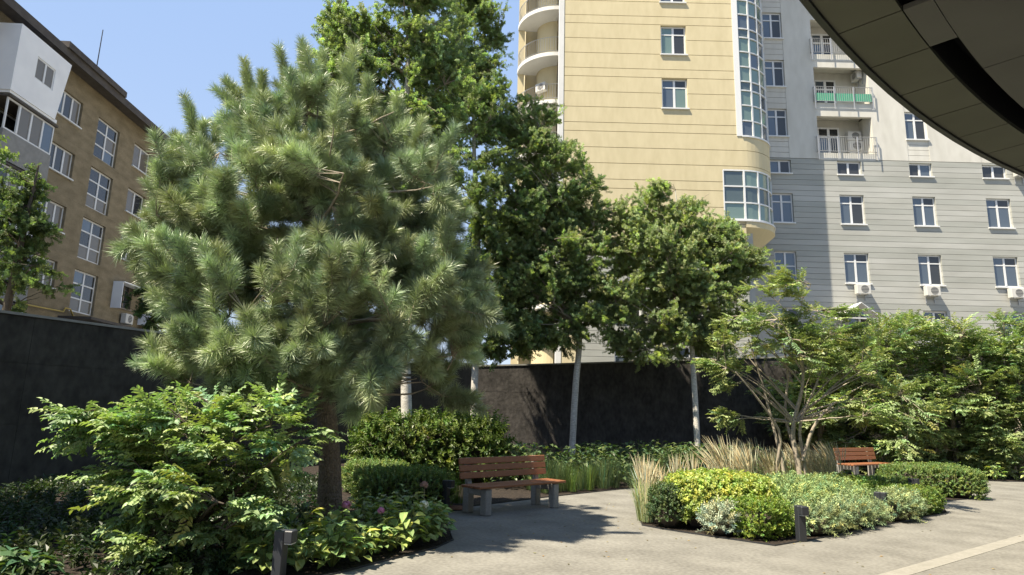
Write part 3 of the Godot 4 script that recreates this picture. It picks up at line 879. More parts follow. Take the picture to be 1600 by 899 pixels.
func in_blob(b: Array, shell: float) -> Vector3:
	var d := rdir() * pow(r_(0, 1), shell)
	return Vector3(b[0] + d.x * b[3], b[1] + d.y * b[4], b[2] + d.z * b[5])

# A tree: trunk, limbs that reach into the crown's lobes, twigs from the nearest limb, and sprigs along the twigs.
# g: trunk (points), radii, bark, limbs, twigs, per (sprigs on a twig), sprigs (meshes), color, spread, size, droop, lift, low (lowest limb height), shell
func tree(called: String, label: String, category: String, blobs: Array, g: Dictionary, group := "") -> Node3D:
	var base: Vector3 = g.trunk[0]
	var t := thing(called, label, category, base, 0.0, group)
	rng.seed = hash(called + label)
	var trunk := []
	for p in g.trunk: trunk.append(p - base)
	var st := stm()
	# smooth the trunk
	var curve := Curve3D.new()
	for i in trunk.size():
		var tan: Vector3 = (trunk[min(i + 1, trunk.size() - 1)] - trunk[max(i - 1, 0)]) * 0.17
		curve.add_point(trunk[i], -tan, tan)
	var pts := []
	var rad := []
	var n := 14
	for i in n + 1:
		var f := float(i) / n
		pts.append(curve.sample_baked(curve.get_baked_length() * f))
		var q: float = f * (g.radii.size() - 1)
		var k := mini(int(q), g.radii.size() - 2)
		rad.append(lerpf(g.radii[k], g.radii[k + 1], q - k) * r_(0.96, 1.04))
	rad[0] *= 1.18
	tube(st, pts, rad, 14)
	put(st, g.get("trunk_name", "trunk"), g.bark, t)
	var limbs := []   # every limb as points, for the twigs to start from
	var lst := stm()
	var weight := []
	var sum := 0.0
	for b in blobs:
		sum += b[3] * b[4] * b[5]
		weight.append(sum)
	var pick := func() -> Array:
		var x := r_(0, sum)
		for i in blobs.size():
			if x <= weight[i]: return blobs[i]
		return blobs[-1]
	var nodes := PackedVector3Array()
	var total: int = g.limbs
	for i in total:
		var b: Array = blobs[i % blobs.size()] if i < blobs.size() * 2 else pick.call()
		var q := in_blob(b, 0.35) - base
		var best := 0
		var axis: Vector3 = pts[0]
		var horiz := 0.0
		for k in pts.size():
			if pts[k].y < g.low: continue
			axis = pts[k]
			horiz = Vector2(q.x - axis.x, q.z - axis.z).length()
			best = k
			if axis.y > q.y - horiz * g.lift: break
		var p0: Vector3 = pts[best]
		var r0: float = minf(rad[best] * 0.7, 0.012 + p0.distance_to(q) * g.get("stout", 0.012))
		var mid := p0.lerp(q, 0.5) + Vector3(0, p0.distance_to(q) * g.get("bow", 0.1), 0) + rdir() * p0.distance_to(q) * 0.08
		var line := []
		var lr := []
		for k in 8:
			var f := k / 7.0
			var v := p0.lerp(mid, f).lerp(mid.lerp(q, f), f) + rdir() * 0.02
			line.append(v)
			lr.append(lerpf(r0, 0.006, f))
			if k > 1: nodes.append(v)
		tube(lst, line, lr, 6)
	for p in pts:
		if p.y > g.low: nodes.append(p)
	put(lst, "branches", g.get("limb_bark", g.bark), t).set_meta("kind", "stuff")
	var tst := stm()
	var sets: Array = []
	for s in g.sprigs: sets.append([[], []])
	var centre := Vector3.ZERO
	for b in blobs: centre += Vector3(b[0], b[1], b[2]) - base
	centre /= blobs.size()
	var centres := []   # the crown hangs in clumps, with gaps between them
	for i in g.get("clumps", 120):
		var b: Array = blobs[i % blobs.size()] if i % 5 < 2 else pick.call()
		centres.append(in_blob(b, 0.7 if i % 4 == 3 and g.has("inner") else g.get("shell", 0.33)) - base)
	for i in g.twigs:
		var cc: Vector3 = centres[i % centres.size()]
		var off: Vector3 = rdir() * g.get("clump_r", 0.4) * sqrt(rng.randf())
		var q: Vector3 = cc + Vector3(off.x, off.y * g.get("flat", 0.6), off.z)
		var near := nodes[0]
		var dn := 1e9
		for v in nodes:
			var e := v.distance_squared_to(q) + (0.6 if v.y > q.y + 0.3 else 0.0)
			if e < dn: dn = e; near = v
		var d := q - near
		var len := d.length()
		if len > g.get("reach", 2.0): continue
		var m := near.lerp(q, 0.5) + Vector3(0, g.get("arc", 0.06) * len, 0) + rdir() * len * 0.06
		tube(tst, [near, m, q], [0.008, 0.006, 0.003], 3)
		var c := tint(g.color, g.spread * 0.7, g.get("warm", 0.10))
		for k in g.per:
			var f: float = 1.0 - 0.75 * float(k) / float(g.per)
			var at := near.lerp(m, f).lerp(m.lerp(q, f), f)
			var outw := (at - centre).normalized()
			var dir: Vector3 = d.normalized() * 0.7 + outw * 0.35 + rdir() * g.get("jitter", 0.7) + Vector3(0, -g.droop, 0)
			if k == 0: dir = d.normalized() + outw * 0.3 + rdir() * 0.3 + Vector3(0, -g.droop * 0.6, 0)
			var x := aim(dir, r_(0, TAU), g.size * r_(0.75, 1.2), at)
			if g.get("level", false):   # sprays lie level
				var y := (dir * Vector3(1, 0.45, 1)).normalized()
				var zz := (Vector3.UP + rdir() * 0.35).normalized()
				var xx := y.cross(zz).normalized()
				x = Transform3D(Basis(xx, y, xx.cross(y)).scaled(Vector3.ONE * g.size * r_(0.75, 1.2)), at)
			var w: int = rng.randi() % sets.size()
			sets[w][0].append(x)
			sets[w][1].append(tint(c, g.spread * 0.6, 0.05))
	# leading shoots, clothed in needles to the tip
	for ld in g.get("leaders", []):
		var tip := Vector3(ld[0][0], ld[0][1], ld[0][2]) - base
		var root := Vector3(ld[1][0], ld[1][1], ld[1][2]) - base
		var mid := root.lerp(tip, 0.5) + rdir() * 0.06 - Vector3(0, 0.05, 0)
		tube(tst, [root, mid, tip], [0.014, 0.010, 0.005], 5)
		var many := int(root.distance_to(tip) / 0.14) + 2
		for k in many:
			var f := 1.0 - 0.72 * float(k) / many
			var d := (mid.lerp(tip, f) - root.lerp(mid, f)).normalized()
			var at := root.lerp(mid, f).lerp(mid.lerp(tip, f), f) - d * 0.22
			var w: int = rng.randi() % sets.size()
			sets[w][0].append(aim(d + rdir() * 0.15, r_(0, TAU), g.size * r_(0.72, 0.9), at))
			sets[w][1].append(tint(g.color, g.spread * 0.6, 0.05))
		for k in 2:
			var w: int = rng.randi() % sets.size()
			sets[w][0].append(aim((tip - root).normalized() + rdir() * 0.8, r_(0, TAU), g.size * 0.8, root.lerp(mid, r_(0.6, 1.0))))
			sets[w][1].append(tint(g.color, g.spread * 0.6, 0.05))
	# shoots that stand out of the crown's top
	for i in g.get("spikes", 0):
		var b: Array = blobs[i % blobs.size()]
		var dd := (rdir() + Vector3(0, 0.8, 0.15)).normalized()
		if dd.y < 0.1: continue
		var p := Vector3(b[0] + dd.x * b[3], b[1] + dd.y * b[4], b[2] + dd.z * b[5]) - base
		var rise := (dd * 0.5 + Vector3(0, 1.0, 0) + rdir() * 0.25).normalized()
		var tip := p + rise * r_(0.12, 0.4)
		var root := p - dd * 0.35
		tube(tst, [root, p, tip], [0.010, 0.008, 0.005], 4)
		for k in 5:
			var f := 1.0 - 0.24 * k
			var dir := rise + rdir() * (0.12 if k == 0 else 0.75)
			var w: int = rng.randi() % sets.size()
			sets[w][0].append(aim(dir, r_(0, TAU), g.size * r_(0.8, 1.1), (p.lerp(tip, f * 1.6 - 0.6) if f > 0.4 else root.lerp(p, f + 0.5))))
			sets[w][1].append(tint(g.color, g.spread * 0.6, 0.05))
	put(tst, "twigs", g.get("limb_bark", g.bark), t).set_meta("kind", "stuff")
	for i in sets.size(): scatter(t, "crown", g.sprigs[i], sets[i][0], sets[i][1])
	return t

# clipped hedge or mound: a dense twiggy heart under a skin of sprigs
func hedge(called: String, label: String, category: String, at: Vector3, size: Vector3, turn: float, g: Dictionary, group := "") -> Node3D:
	var t := thing(called, label, category, at, turn, group)
	rng.seed = hash(label) + int(at.x * 100)
	var h := size * 0.5
	var round_: float = g.get("round", 0.25)   # 0 box .. 1 mound
	var places := []
	var colors := []
	var area := 2 * (size.x * size.y + size.z * size.y) + size.x * size.z
	var n := int(area * g.density)
	for i in n:
		var d := rdir()
		if d.y < -0.45: d.y *= -1
		# between the box and the ellipsoid
		var k := maxf(absf(d.x), maxf(absf(d.y), absf(d.z)))
		var p := (d / k).lerp(d, round_)
		var u := Vector3(p.x * h.x, p.y * h.y, p.z * h.z)
		if round_ < 0.5:
			# even spread over the box's faces
			var pickf := r_(0, area)
			var top_a := size.x * size.z
			var fx := size.z * size.y
			var e := Vector3(r_(-1, 1), r_(-1, 1), r_(-1, 1))
			if pickf < top_a: e.y = 1
			elif pickf < top_a + 2 * fx: e.x = 1.0 if rng.randf() < 0.5 else -1.0
			else: e.z = 1.0 if rng.randf() < 0.5 else -1.0
			var l := e.length()
			var kk := maxf(absf(e.x), maxf(absf(e.y), absf(e.z)))
			var s := e.normalized() * (1.0 if l < 1.0 else lerpf(l / maxf(kk, 0.01), 1.0, round_))
			u = Vector3(s.x * h.x, s.y * h.y, s.z * h.z)
			d = (Vector3(e.x * float(absf(e.x) > 0.85), e.y * float(absf(e.y) > 0.85), e.z * float(absf(e.z) > 0.85)) + rdir() * 0.2).normalized()
		u += rdir() * float(g.get("rough", 0.03))
		u *= r_(0.86, 1.0)
		u.y += h.y
		if u.y < 0.01: continue
		var dir: Vector3 = d + Vector3(0, 0.7, 0) + rdir() * float(g.get("jitter", 0.6))
		places.append(aim(dir, r_(0, TAU), g.scale * r_(0.7, 1.25), u))
		colors.append(tint(g.color, g.get("spread", 0.25), 0.12))
	var st := stm()
	var c := 0.82
	cbox(st, Vector3(-h.x * c, 0.0, -h.z * c), Vector3(h.x * c, size.y * 0.88, h.z * c), minf(minf(h.x, h.z) * 0.5, size.y * 0.3))
	put(st, "branches", M.bark_dark, t)
	scatter(t, "foliage", g.sprig, places, colors)
	return t

func grass_mesh(n: int, h: float, spread: float, width: float, m: Material, c: Color, lean := 0.5) -> ArrayMesh:
	var st := stm()
	for i in n:
		var a := r_(0, TAU)
		var o := Vector3(cos(a), 0, sin(a))
		var at := o * spread * 0.25 * sqrt(rng.randf())
		var hh := h * r_(0.55, 1.0)
		var b := o * spread * r_(0.2, 1.0) * lean
		var s := Vector3(-sin(a + 0.8), 0, cos(a + 0.8)) * width * 0.5
		var p1 := at + b * 0.25 + Vector3(0, hh * 0.5, 0)
		var p2 := at + b * 0.6 + Vector3(0, hh * 0.85, 0)
		var p3 := at + b * 1.05 + Vector3(0, hh * r_(0.85, 1.0), 0)
		st.set_color(tint(c, 0.25, 0.15))
		quad(st, at - s, at + s, p1 + s * 0.9, p1 - s * 0.9)
		quad(st, p1 - s * 0.9, p1 + s * 0.9, p2 + s * 0.6, p2 - s * 0.6)
		tri(st, p2 - s * 0.6, p2 + s * 0.6, p3)
	return done(st, m)

func plume_mesh(n: int, h: float, spread: float, m: Material, c: Color, lean := Vector3.ZERO) -> ArrayMesh:
	var st := stm()
	for i in n:
		var a := r_(0, TAU)
		var o := Vector3(cos(a), 0, sin(a))
		var p0 := o * spread * 0.2 * rng.randf()
		var top := h * r_(0.75, 1.08)
		var b := o * spread * rng.randf() * 0.6 + lean * r_(0.6, 1.3)
		var p1 := p0 + b * 0.55 + Vector3(0, top * 0.72, 0)
		var p2 := p0 + b * 0.8 + Vector3(0, top * 0.86, 0)
		var p3 := p0 + b * 1.1 + Vector3(0, top, 0)
		st.set_color(tint(c, 0.2, 0.1))
		tube(st, [p0, p1], [0.002, 0.0015], 3, false)
		tube(st, [p1, p1.lerp(p2, 0.4), p2, p3], [0.002, 0.0065, 0.0055, 0.0008], 4)
	return done(st, m)

# a leafy perennial: big leaves on short stalks
func perennial_mesh(n: int, h: float, spread: float, l: float, w: float, m: Material, c: Color) -> ArrayMesh:
	var st := stm()
	for i in n:
		var a := i * 2.4 + r_(-0.4, 0.4)
		var f := float(i) / n
		var rad := spread * sqrt(1.0 - f * 0.85) * r_(0.5, 1.0)
		var o := Vector3(cos(a), 0, sin(a))
		var at := o * rad * 0.7 + Vector3(0, h * (0.25 + 0.75 * f) * r_(0.8, 1.05), 0)
		st.set_color(tint(c * 0.7, 0.1))
		tube(st, [o * 0.02, at.lerp(Vector3(0, h * 0.4, 0), 0.4), at], [0.004, 0.003, 0.002], 3)
		st.set_color(tint(c, 0.25, 0.15))
		leaf(st, at, (o + Vector3(0, r_(-0.35, 0.35), 0) + rdir() * 0.25).normalized(), (Vector3.UP + rdir() * 0.3).normalized(), l * r_(0.7, 1.15), w * r_(0.75, 1.1), 0.16, 0.25, true)
	return done(st, m)

func flower_mesh(rad: float, n: int, c: Color) -> ArrayMesh:
	var st := stm()
	for i in n:
		var d := rdir()
		if d.y < -0.3: d.y *= -1
		var u := d.cross(rdir()).normalized() * rad * 0.30
		var v := d.cross(u).normalized() * rad * 0.30
		var p := d * rad * r_(0.8, 1.0)
		st.set_color(tint(c, 0.12, 0.05))
		tri(st, p + u, p + v, p - u); tri(st, p - u, p - v, p + u)
	return done(st, M.petal)

# ---------------------------------------------------------------- furniture and setting
func bench(at: Vector3, turn: float, label: String) -> void:
	var t := thing("wooden_bench", label, "bench", at, turn, "slatted benches along the path")
	for k in 5:
		var st := stm()
		cbox(st, Vector3(-1.0, 0.41, -0.20 + 0.095 * k), Vector3(1.0, 0.45, -0.20 + 0.095 * k + 0.083), 0.008)
		put(st, "seat_slat", M.bench_wood, t)
	var lean := Transform3D(Basis(Vector3.RIGHT, deg_to_rad(-10)), Vector3(0, 0.52, -0.25))
	for k in 3:
		var st := stm()
		cbox(st, Vector3(-1.0, 0.0 + 0.115 * k, 0.0), Vector3(1.0, 0.103 + 0.115 * k, 0.035), 0.008, lean)
		put(st, "back_slat", M.bench_wood, t)
	for s in [-0.78, 0.78]:
		var st := stm()
		cbox(st, Vector3(s - 0.065, 0, 0.10), Vector3(s + 0.065, 0.40, 0.24), 0.012)
		put(st, "leg", M.bench_concrete, t)
		st = stm()
		cbox(st, Vector3(s - 0.065, 0, -0.34), Vector3(s + 0.065, 0.40, -0.20), 0.012)
		put(st, "leg", M.bench_concrete, t)
		st = stm()
		cbox(st, Vector3(s - 0.06, 0.29, -0.198), Vector3(s + 0.06, 0.405, 0.098), 0.01)
		put(st, "beam", M.bench_concrete, t)
		st = stm()
		cbox(st, Vector3(s - 0.05, -0.14, -0.075), Vector3(s + 0.05, 0.34, -0.006), 0.01, lean)
		put(st, "back_support", M.bench_concrete, t)

func bollard(at: Vector3, turn: float, label: String) -> void:
	var t := thing("bollard_light", label, "bollard light", at, turn, "bollard lights in the beds")
	var st := stm()
	cbox(st, Vector3(-0.055, 0, -0.05), Vector3(0.055, 0.46, 0.05), 0.008)
	put(st, "post", M.bollard_paint, t)
	st = stm()
	cbox(st, Vector3(-0.055, 0.35, 0.051), Vector3(0.055, 0.462, 0.135), 0.008)
	put(st, "head", M.bollard_paint, t)
	st = stm()
	box(st, Vector3(-0.045, 0.342, 0.058), Vector3(0.045, 0.349, 0.127))
	put(st, "lens", M.lens_white, t)

func wall_panels(parent: Node, a: Vector2, b: Vector2, ht: Callable, lifts: Array, pitch: float, m: Material, thick: float) -> void:
	var len := a.distance_to(b)
	var d := (b - a) / len
	var basis := Basis(Vector3(d.x, 0, d.y), Vector3.UP, Vector3(d.x, 0, d.y).cross(Vector3.UP))
	var n := int(ceil(len / pitch))
	for i in n:
		var s0 := len * i / n + 0.002
		var s1 := len * (i + 1) / n - 0.002
		for k in lifts.size():
			var st := stm()
			var y0: float = lifts[k] + 0.003
			var ya: float = lifts[k + 1] - 0.003 if k + 1 < lifts.size() else ht.call(a.x + d.x * s0)
			var yb: float = lifts[k + 1] - 0.003 if k + 1 < lifts.size() else ht.call(a.x + d.x * s1)
			var z := r_(-0.004, 0.004)
			var p := []
			for q in [[s0, y0, z], [s1, y0, z], [s1, yb, z], [s0, ya, z], [s0, y0, -thick], [s1, y0, -thick], [s1, yb, -thick], [s0, ya, -thick]]:
				p.append(basis * Vector3(q[0], q[1], q[2]) + Vector3(a.x, 0, a.y) - (parent as Node3D).position)
			quad(st, p[3], p[2], p[1], p[0]); quad(st, p[6], p[7], p[4], p[5]); quad(st, p[7], p[6], p[2], p[3])
			quad(st, p[2], p[6], p[5], p[1]); quad(st, p[7], p[3], p[0], p[4])
			put(st, "concrete_panel", m, parent)
	var st := stm()
	for i in n:
		var s0 := len * i / n
		var s1 := len * (i + 1) / n
		var ya: float = ht.call(a.x + d.x * s0)
		var yb: float = ht.call(a.x + d.x * s1)
		var p := []
		for q in [[s0, ya, 0.03], [s1, yb, 0.03], [s1, yb, -thick - 0.03], [s0, ya, -thick - 0.03]]:
			p.append(basis * Vector3(q[0], q[1] + 0.002, q[2]) + Vector3(a.x, 0, a.y) - (parent as Node3D).position)
		var u := Vector3(0, 0.05, 0)
		quad(st, p[0] + u, p[3] + u, p[2] + u, p[1] + u); quad(st, p[0] + u, p[1] + u, p[1], p[0]); quad(st, p[0], p[1], p[2], p[3])
	put(st, "coping", M.coping, parent)
	st = stm()
	box(st, Vector3(0.02, 0, -thick + 0.05), Vector3(len - 0.02, 3.0, -0.05), Transform3D(basis, Vector3(a.x, 0, a.y) - (parent as Node3D).position))
	put(st, "wall_core", m, parent)

func ground_and_walls() -> void:
	var st := stm()
	box(st, Vector3(-400, -0.5, -400), Vector3(400, -0.02, 400))
	structure(put(st, "ground", M.ground))
	st = stm()
	slab(st, PackedVector2Array([Vector2(-16, 14), Vector2(34, 14), Vector2(34, -22.8), Vector2(-1.12, -22.8), Vector2(-1.2, -25.1), Vector2(-4.4, -23.2), Vector2(-16, 1.0)]), -0.019, 0.0)
	structure(put(st, "paving", M.paving))
	# a paler strip let into the paving
	st = stm()
	slab(st, PackedVector2Array([Vector2(2.6, -6.28), Vector2(2.72, -6.12), Vector2(14.1, -14.72), Vector2(14.0, -14.88)]), 0.0, 0.004)
	structure(put(st, "paving_strip", M.pale_strip))
	# planting beds
	var bed := PackedVector2Array([Vector2(-3.6, -3.0), Vector2(-2.4, -5.7), Vector2(-1.60, -6.85), Vector2(-1.19, -7.52), Vector2(-0.82, -8.10), Vector2(-0.66, -8.6), Vector2(-0.78, -9.4), Vector2(-1.0, -10.5), Vector2(-0.75, -11.45), Vector2(0.1, -12.35), Vector2(1.12, -13.41), Vector2(3.03, -15.29), Vector2(5.5, -16.95), Vector2(8.3, -18.6), Vector2(9.6, -19.7), Vector2(12.0, -19.8), Vector2(14.0, -19.25), Vector2(24, -19.0), Vector2(24, -22.7), Vector2(-0.95, -22.7), Vector2(-1.15, -25.0), Vector2(-4.2, -23.1), Vector2(-13.2, -3.0)])
	st = stm()
	slab(st, bed, -0.01, 0.008)
	structure(put(st, "planting_bed", M.soil))
	var isl := PackedVector2Array([Vector2(2.02, -10.07), Vector2(2.3, -9.75), Vector2(2.75, -9.35), Vector2(3.46, -8.76), Vector2(4.61, -9.58), Vector2(6.29, -10.93), Vector2(7.97, -12.2), Vector2(8.6, -13.3), Vector2(9.2, -14.1), Vector2(10.6, -14.9), Vector2(10.5, -16.0), Vector2(9.0, -16.9), Vector2(6.5, -15.9), Vector2(4.5, -14.4), Vector2(2.9, -12.5), Vector2(2.15, -11.0)])
	st = stm()
	slab(st, isl, -0.01, 0.008)
	structure(put(st, "island_bed", M.soil))
	# thin steel edging along the beds
	st = stm()
	for o in [[bed, 0, 17], [isl, 0, isl.size()]]:
		for i in range(o[1], o[2]):
			var a: Vector2 = o[0][i]
			var b: Vector2 = o[0][(i + 1) % o[0].size()]
			var d := (b - a).normalized()
			box(st, Vector3(0, 0, -0.005), Vector3(a.distance_to(b), 0.018, 0.005), Transform3D(Basis(Vector3(d.x, 0, d.y), Vector3.UP, Vector3(-d.y, 0, d.x)), Vector3(a.x, 0, a.y)))
	structure(put(st, "bed_edging", M.dark_metal))
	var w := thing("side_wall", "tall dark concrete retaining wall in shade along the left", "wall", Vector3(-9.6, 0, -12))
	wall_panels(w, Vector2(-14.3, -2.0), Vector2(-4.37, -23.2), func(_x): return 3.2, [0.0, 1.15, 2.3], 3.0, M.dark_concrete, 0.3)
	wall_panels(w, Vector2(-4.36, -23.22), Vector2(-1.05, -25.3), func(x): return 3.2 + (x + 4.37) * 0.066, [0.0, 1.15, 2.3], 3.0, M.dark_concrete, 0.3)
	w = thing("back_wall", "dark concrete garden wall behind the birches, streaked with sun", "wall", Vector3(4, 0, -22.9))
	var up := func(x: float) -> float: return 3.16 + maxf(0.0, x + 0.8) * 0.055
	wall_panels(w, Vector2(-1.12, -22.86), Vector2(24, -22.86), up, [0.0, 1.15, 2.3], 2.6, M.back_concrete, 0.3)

func _ready() -> void:
	# camera, sky, sun, exposure
	var cam := Camera3D.new()
	cam.name = "camera"
	add_child(cam)
	cam.fov = 47.98
	cam.near = 0.05
	cam.far = 1200
	cam.position = Vector3(0, 1.6, 0)
	cam.basis = Basis(Vector3.RIGHT, deg_to_rad(10.95)) * Basis(Vector3.BACK, deg_to_rad(1.45))
	cam.current = true
	var env := Environment.new()
	env.background_mode = Environment.BG_SKY
	var sm := ProceduralSkyMaterial.new()
	sm.sky_top_color = lin(0.152, 0.222, 0.36)
	sm.sky_horizon_color = lin(0.315, 0.365, 0.42)
	sm.sky_curve = 0.16
	sm.ground_horizon_color = Color(0.5, 0.52, 0.52)
	sm.ground_bottom_color = Color(0.25, 0.24, 0.22)
	sm.sky_energy_multiplier = 1.0
	sm.sun_angle_max = 12
	var sky := Sky.new()
	sky.sky_material = sm
	env.sky = sky
	env.background_energy_multiplier = 1.0
	env.tonemap_mode = Environment.TONE_MAPPER_LINEAR
	env.tonemap_exposure = 2.6
	env.sdfgi_enabled = true
	env.ssao_enabled = true
	env.ssil_enabled = true
	var we := WorldEnvironment.new()
	we.environment = env
	we.name = "environment"
	add_child(we)
	var sun := DirectionalLight3D.new()
	sun.name = "sun"
	sun.light_energy = 1.5
	sun.light_color = Color(1.0, 0.95, 0.86)
	sun.light_angular_distance = 0.5
	sun.shadow_enabled = true
	add_child(sun)
	sun.look_at_from_position(Vector3(-50, 100, 30), Vector3.ZERO)

	rng.seed = 11
	make_materials()
	ground_and_walls()
	yellow_tower()
	grey_wing()
	brick_block()
	round_building()
	plant_trees()
	plant_beds()
	bench(Vector3(0.13, 0, -11.32), deg_to_rad(43), "slatted wooden bench on concrete legs in tree shade at the path bend")
	bench(Vector3(10.05, 0, -18.75), deg_to_rad(32), "sunlit orange wooden bench in front of the hornbeam trees")
	bollard(Vector3(3.97, 0.0, -9.14), deg_to_rad(8), "dark bollard light at the front corner of the island bed")
	bollard(Vector3(-1.0, 0.02, -11.08), deg_to_rad(60), "dark bollard light beside the shaded bench")
	bollard(Vector3(-2.11, 0.0, -6.43), deg_to_rad(80), "black bollard light at the bottom edge before the pine")
	bollard(Vector3(8.41, 0.0, -13.92), deg_to_rad(40), "dark bollard light between the two clipped hedges at the right end of the island")
	bollard(Vector3(6.15, 0.0, -11.13), deg_to_rad(40), "low dark bollard light half hidden in the middle of the island planting")

# ---------------------------------------------------------------- planting
func V(x: float, y: float, z: float) -> Vector3:
	return Vector3(x, y, z)

func plant_trees() -> void:
	rng.seed = 21
	var shoots := []
	for k in 5: shoots.append(pine_shoot(290, r_(0.20, 0.34), 0.185, M.needle, M.bark_grey))
	tree("pine_tree", "big bushy pine with long needles and a bare trunk", "tree", PINE, {
		trunk = [V(-2.29, 0, -8.81), V(-2.34, 0.9, -8.81), V(-2.47, 1.75, -8.8), V(-2.65, 3.0, -8.8), V(-2.95, 4.6, -8.8), V(-3.15, 6.3, -8.8)], radii = [0.165, 0.135, 0.12, 0.10, 0.06, 0.015],
		bark = M.bark_pine, limb_bark = M.bark_grey, limbs = 85, twigs = 940, per = 3, spikes = 40, leaders = PINE_LEADERS, clumps = 310, clump_r = 0.16, inner = true, warm = 0.02, sprigs = shoots, color = Color(0.335, 0.405, 0.23), spread = 0.22, size = 1.0, droop = -0.55, lift = 0.25, low = 1.75, stout = 0.016, bow = -0.05, shell = 0.16, reach = 1.6, arc = -0.08, jitter = 0.65})
	var birch := []
	for k in 4: birch.append(sprig(20, 0.20, 0.060, 0.050, false, M.birch_leaf, false, 1.6, 0.15, 0.002))
	var g := {radii = [0.125, 0.115, 0.10, 0.07, 0.02], bark = M.bark_birch, limb_bark = M.bark_grey, limbs = 60, twigs = 620, per = 8, warm = 0.04, clumps = 130, clump_r = 0.55, sprigs = birch, color = Color(0.285, 0.345, 0.175), spread = 0.32, size = 1.0, droop = 0.05, jitter = 1.1, lift = 0.9, low = 3.6, stout = 0.008, bow = 0.05, shell = 0.4, reach = 2.6}
	var a := tree("birch_tree", "tall birch with a strapped straight pale trunk, just right of the pine trunk", "tree", BIRCH_A, g.merged({trunk = [V(-2.2, 0, -15), V(-2.38, 2.2, -15), V(-2.58, 5.2, -15), V(-2.87, 12.6, -15)], twigs = 1500, clumps = 200, per = 8}, true), "birch trees before the back wall")
	var st := stm()
	tube(st, [V(-0.18, 2.36, 0), V(-0.18, 2.41, 0)], [0.128, 0.128], 14)
	tube(st, [V(-0.18, 2.28, 0), V(-0.18, 2.31, 0)], [0.129, 0.129], 14)
	put(st, "tie", M.strap, a)
	tree("birch_tree", "slender mottled birch behind the left end of the shaded bench", "tree", BIRCH_B, g.merged({trunk = [V(-0.98, 0, -19.5), V(-1.05, 2.4, -19.5), V(-1.02, 5.3, -19.5), V(-1.37, 10.6, -19.5), V(-1.45, 14.4, -19.5)], radii = [0.11, 0.10, 0.085, 0.05, 0.015], twigs = 1450, clumps = 190}, true), "birch trees before the back wall")
	tree("birch_tree", "birch with a smooth pale trunk behind the right end of the shaded bench", "tree", BIRCH_C, g.merged({trunk = [V(1.96, 0, -20.5), V(2.05, 2.1, -20.5), V(2.17, 5.0, -20.5), V(1.41, 8.8, -20.5), V(0.55, 12.0, -20.5)], radii = [0.105, 0.095, 0.085, 0.055, 0.015], twigs = 2500, limbs = 100, clumps = 290, per = 8}, true), "birch trees before the back wall")
	tree("birch_tree", "birch with a spotted pale trunk directly behind the golden shrub of the island bed", "tree", BIRCH_D, g.merged({trunk = [V(5.86, 0, -20.5), V(5.82, 2.2, -20.5), V(5.72, 4.7, -20.5), V(5.53, 6.8, -20.5), V(5.36, 9.0, -20.5)], radii = [0.10, 0.09, 0.075, 0.05, 0.015], twigs = 2200, limbs = 100, clumps = 260, per = 8, color = Color(0.335, 0.385, 0.205)}, true), "birch trees before the back wall")
	# the many-stemmed shrub tree in the island
	var spray := []
	for k in 3: spray.append(sprig(13, 0.30, 0.085, 0.040, true, M.leaf))
	var mt := tree("multi_stem_tree", "small many-stemmed tree with pale bare branches standing in the island bed", "tree", MULTI, {
		trunk = [V(5.78, 0, -13.3), V(5.82, 0.6, -13.3), V(5.75, 1.4, -13.35), V(6.0, 2.4, -13.3), V(5.95, 3.6, -13.3)], radii = [0.055, 0.05, 0.04, 0.028, 0.012], trunk_name = "stem",
		bark = M.bark_grey, limbs = 30, twigs = 400, per = 4, clumps = 105, clump_r = 0.28, flat = 0.35, sprigs = spray, color = Color(0.29, 0.35, 0.15), spread = 0.25, size = 0.95, droop = 0.1, lift = 1.2, low = 1.45, stout = 0.0055, bow = 0.10, shell = 0.4, reach = 1.7, level = true})
	for s in [[V(-0.26, 0, 0.05), V(-0.30, 0.7, 0.02), V(-0.45, 1.5, 0), V(-0.62, 2.3, 0), V(-0.9, 3.2, 0.1)], [V(-0.20, 0, -0.04), V(-0.42, 0.6, 0), V(-0.35, 1.3, 0.1), V(-0.85, 2.0, 0.3), V(-1.3, 2.5, 0.4)], [V(0.12, 0, 0.02), V(0.16, 0.8, -0.05), V(0.10, 1.5, 0), V(0.45, 2.3, 0.05), V(0.8, 3.0, -0.1)], [V(0.07, 0, -0.06), V(0.02, 0.9, -0.1), V(-0.1, 1.7, -0.2), V(0.0, 2.6, -0.2), V(-0.2, 3.6, -0.1)], [V(0.12, 0.8, 0.0), V(0.34, 1.5, 0.12), V(0.75, 2.0, 0.3), V(1.3, 2.35, 0.45)]]:
		st = stm()
		var rr := []
		for k in s.size(): rr.append(lerpf(0.05, 0.012, float(k) / (s.size() - 1)))
		var c := Curve3D.new()
		for k in s.size():
			var tan: Vector3 = (s[min(k + 1, s.size() - 1)] - s[max(k - 1, 0)]) * 0.17
			c.add_point(s[k], -tan, tan)
		var p := []
		var q := []
		for k in 13:
			p.append(c.sample_baked(c.get_baked_length() * k / 12.0))
			q.append(lerpf(0.042, 0.012, k / 12.0))
		tube(st, p, q, 8)
		put(st, "stem", M.bark_grey, mt)
	# the spreading shrub at left
	var sp2 := []
	for k in 3: sp2.append(sprig(12, 0.25, 0.075, 0.042, true, M.leaf, true))
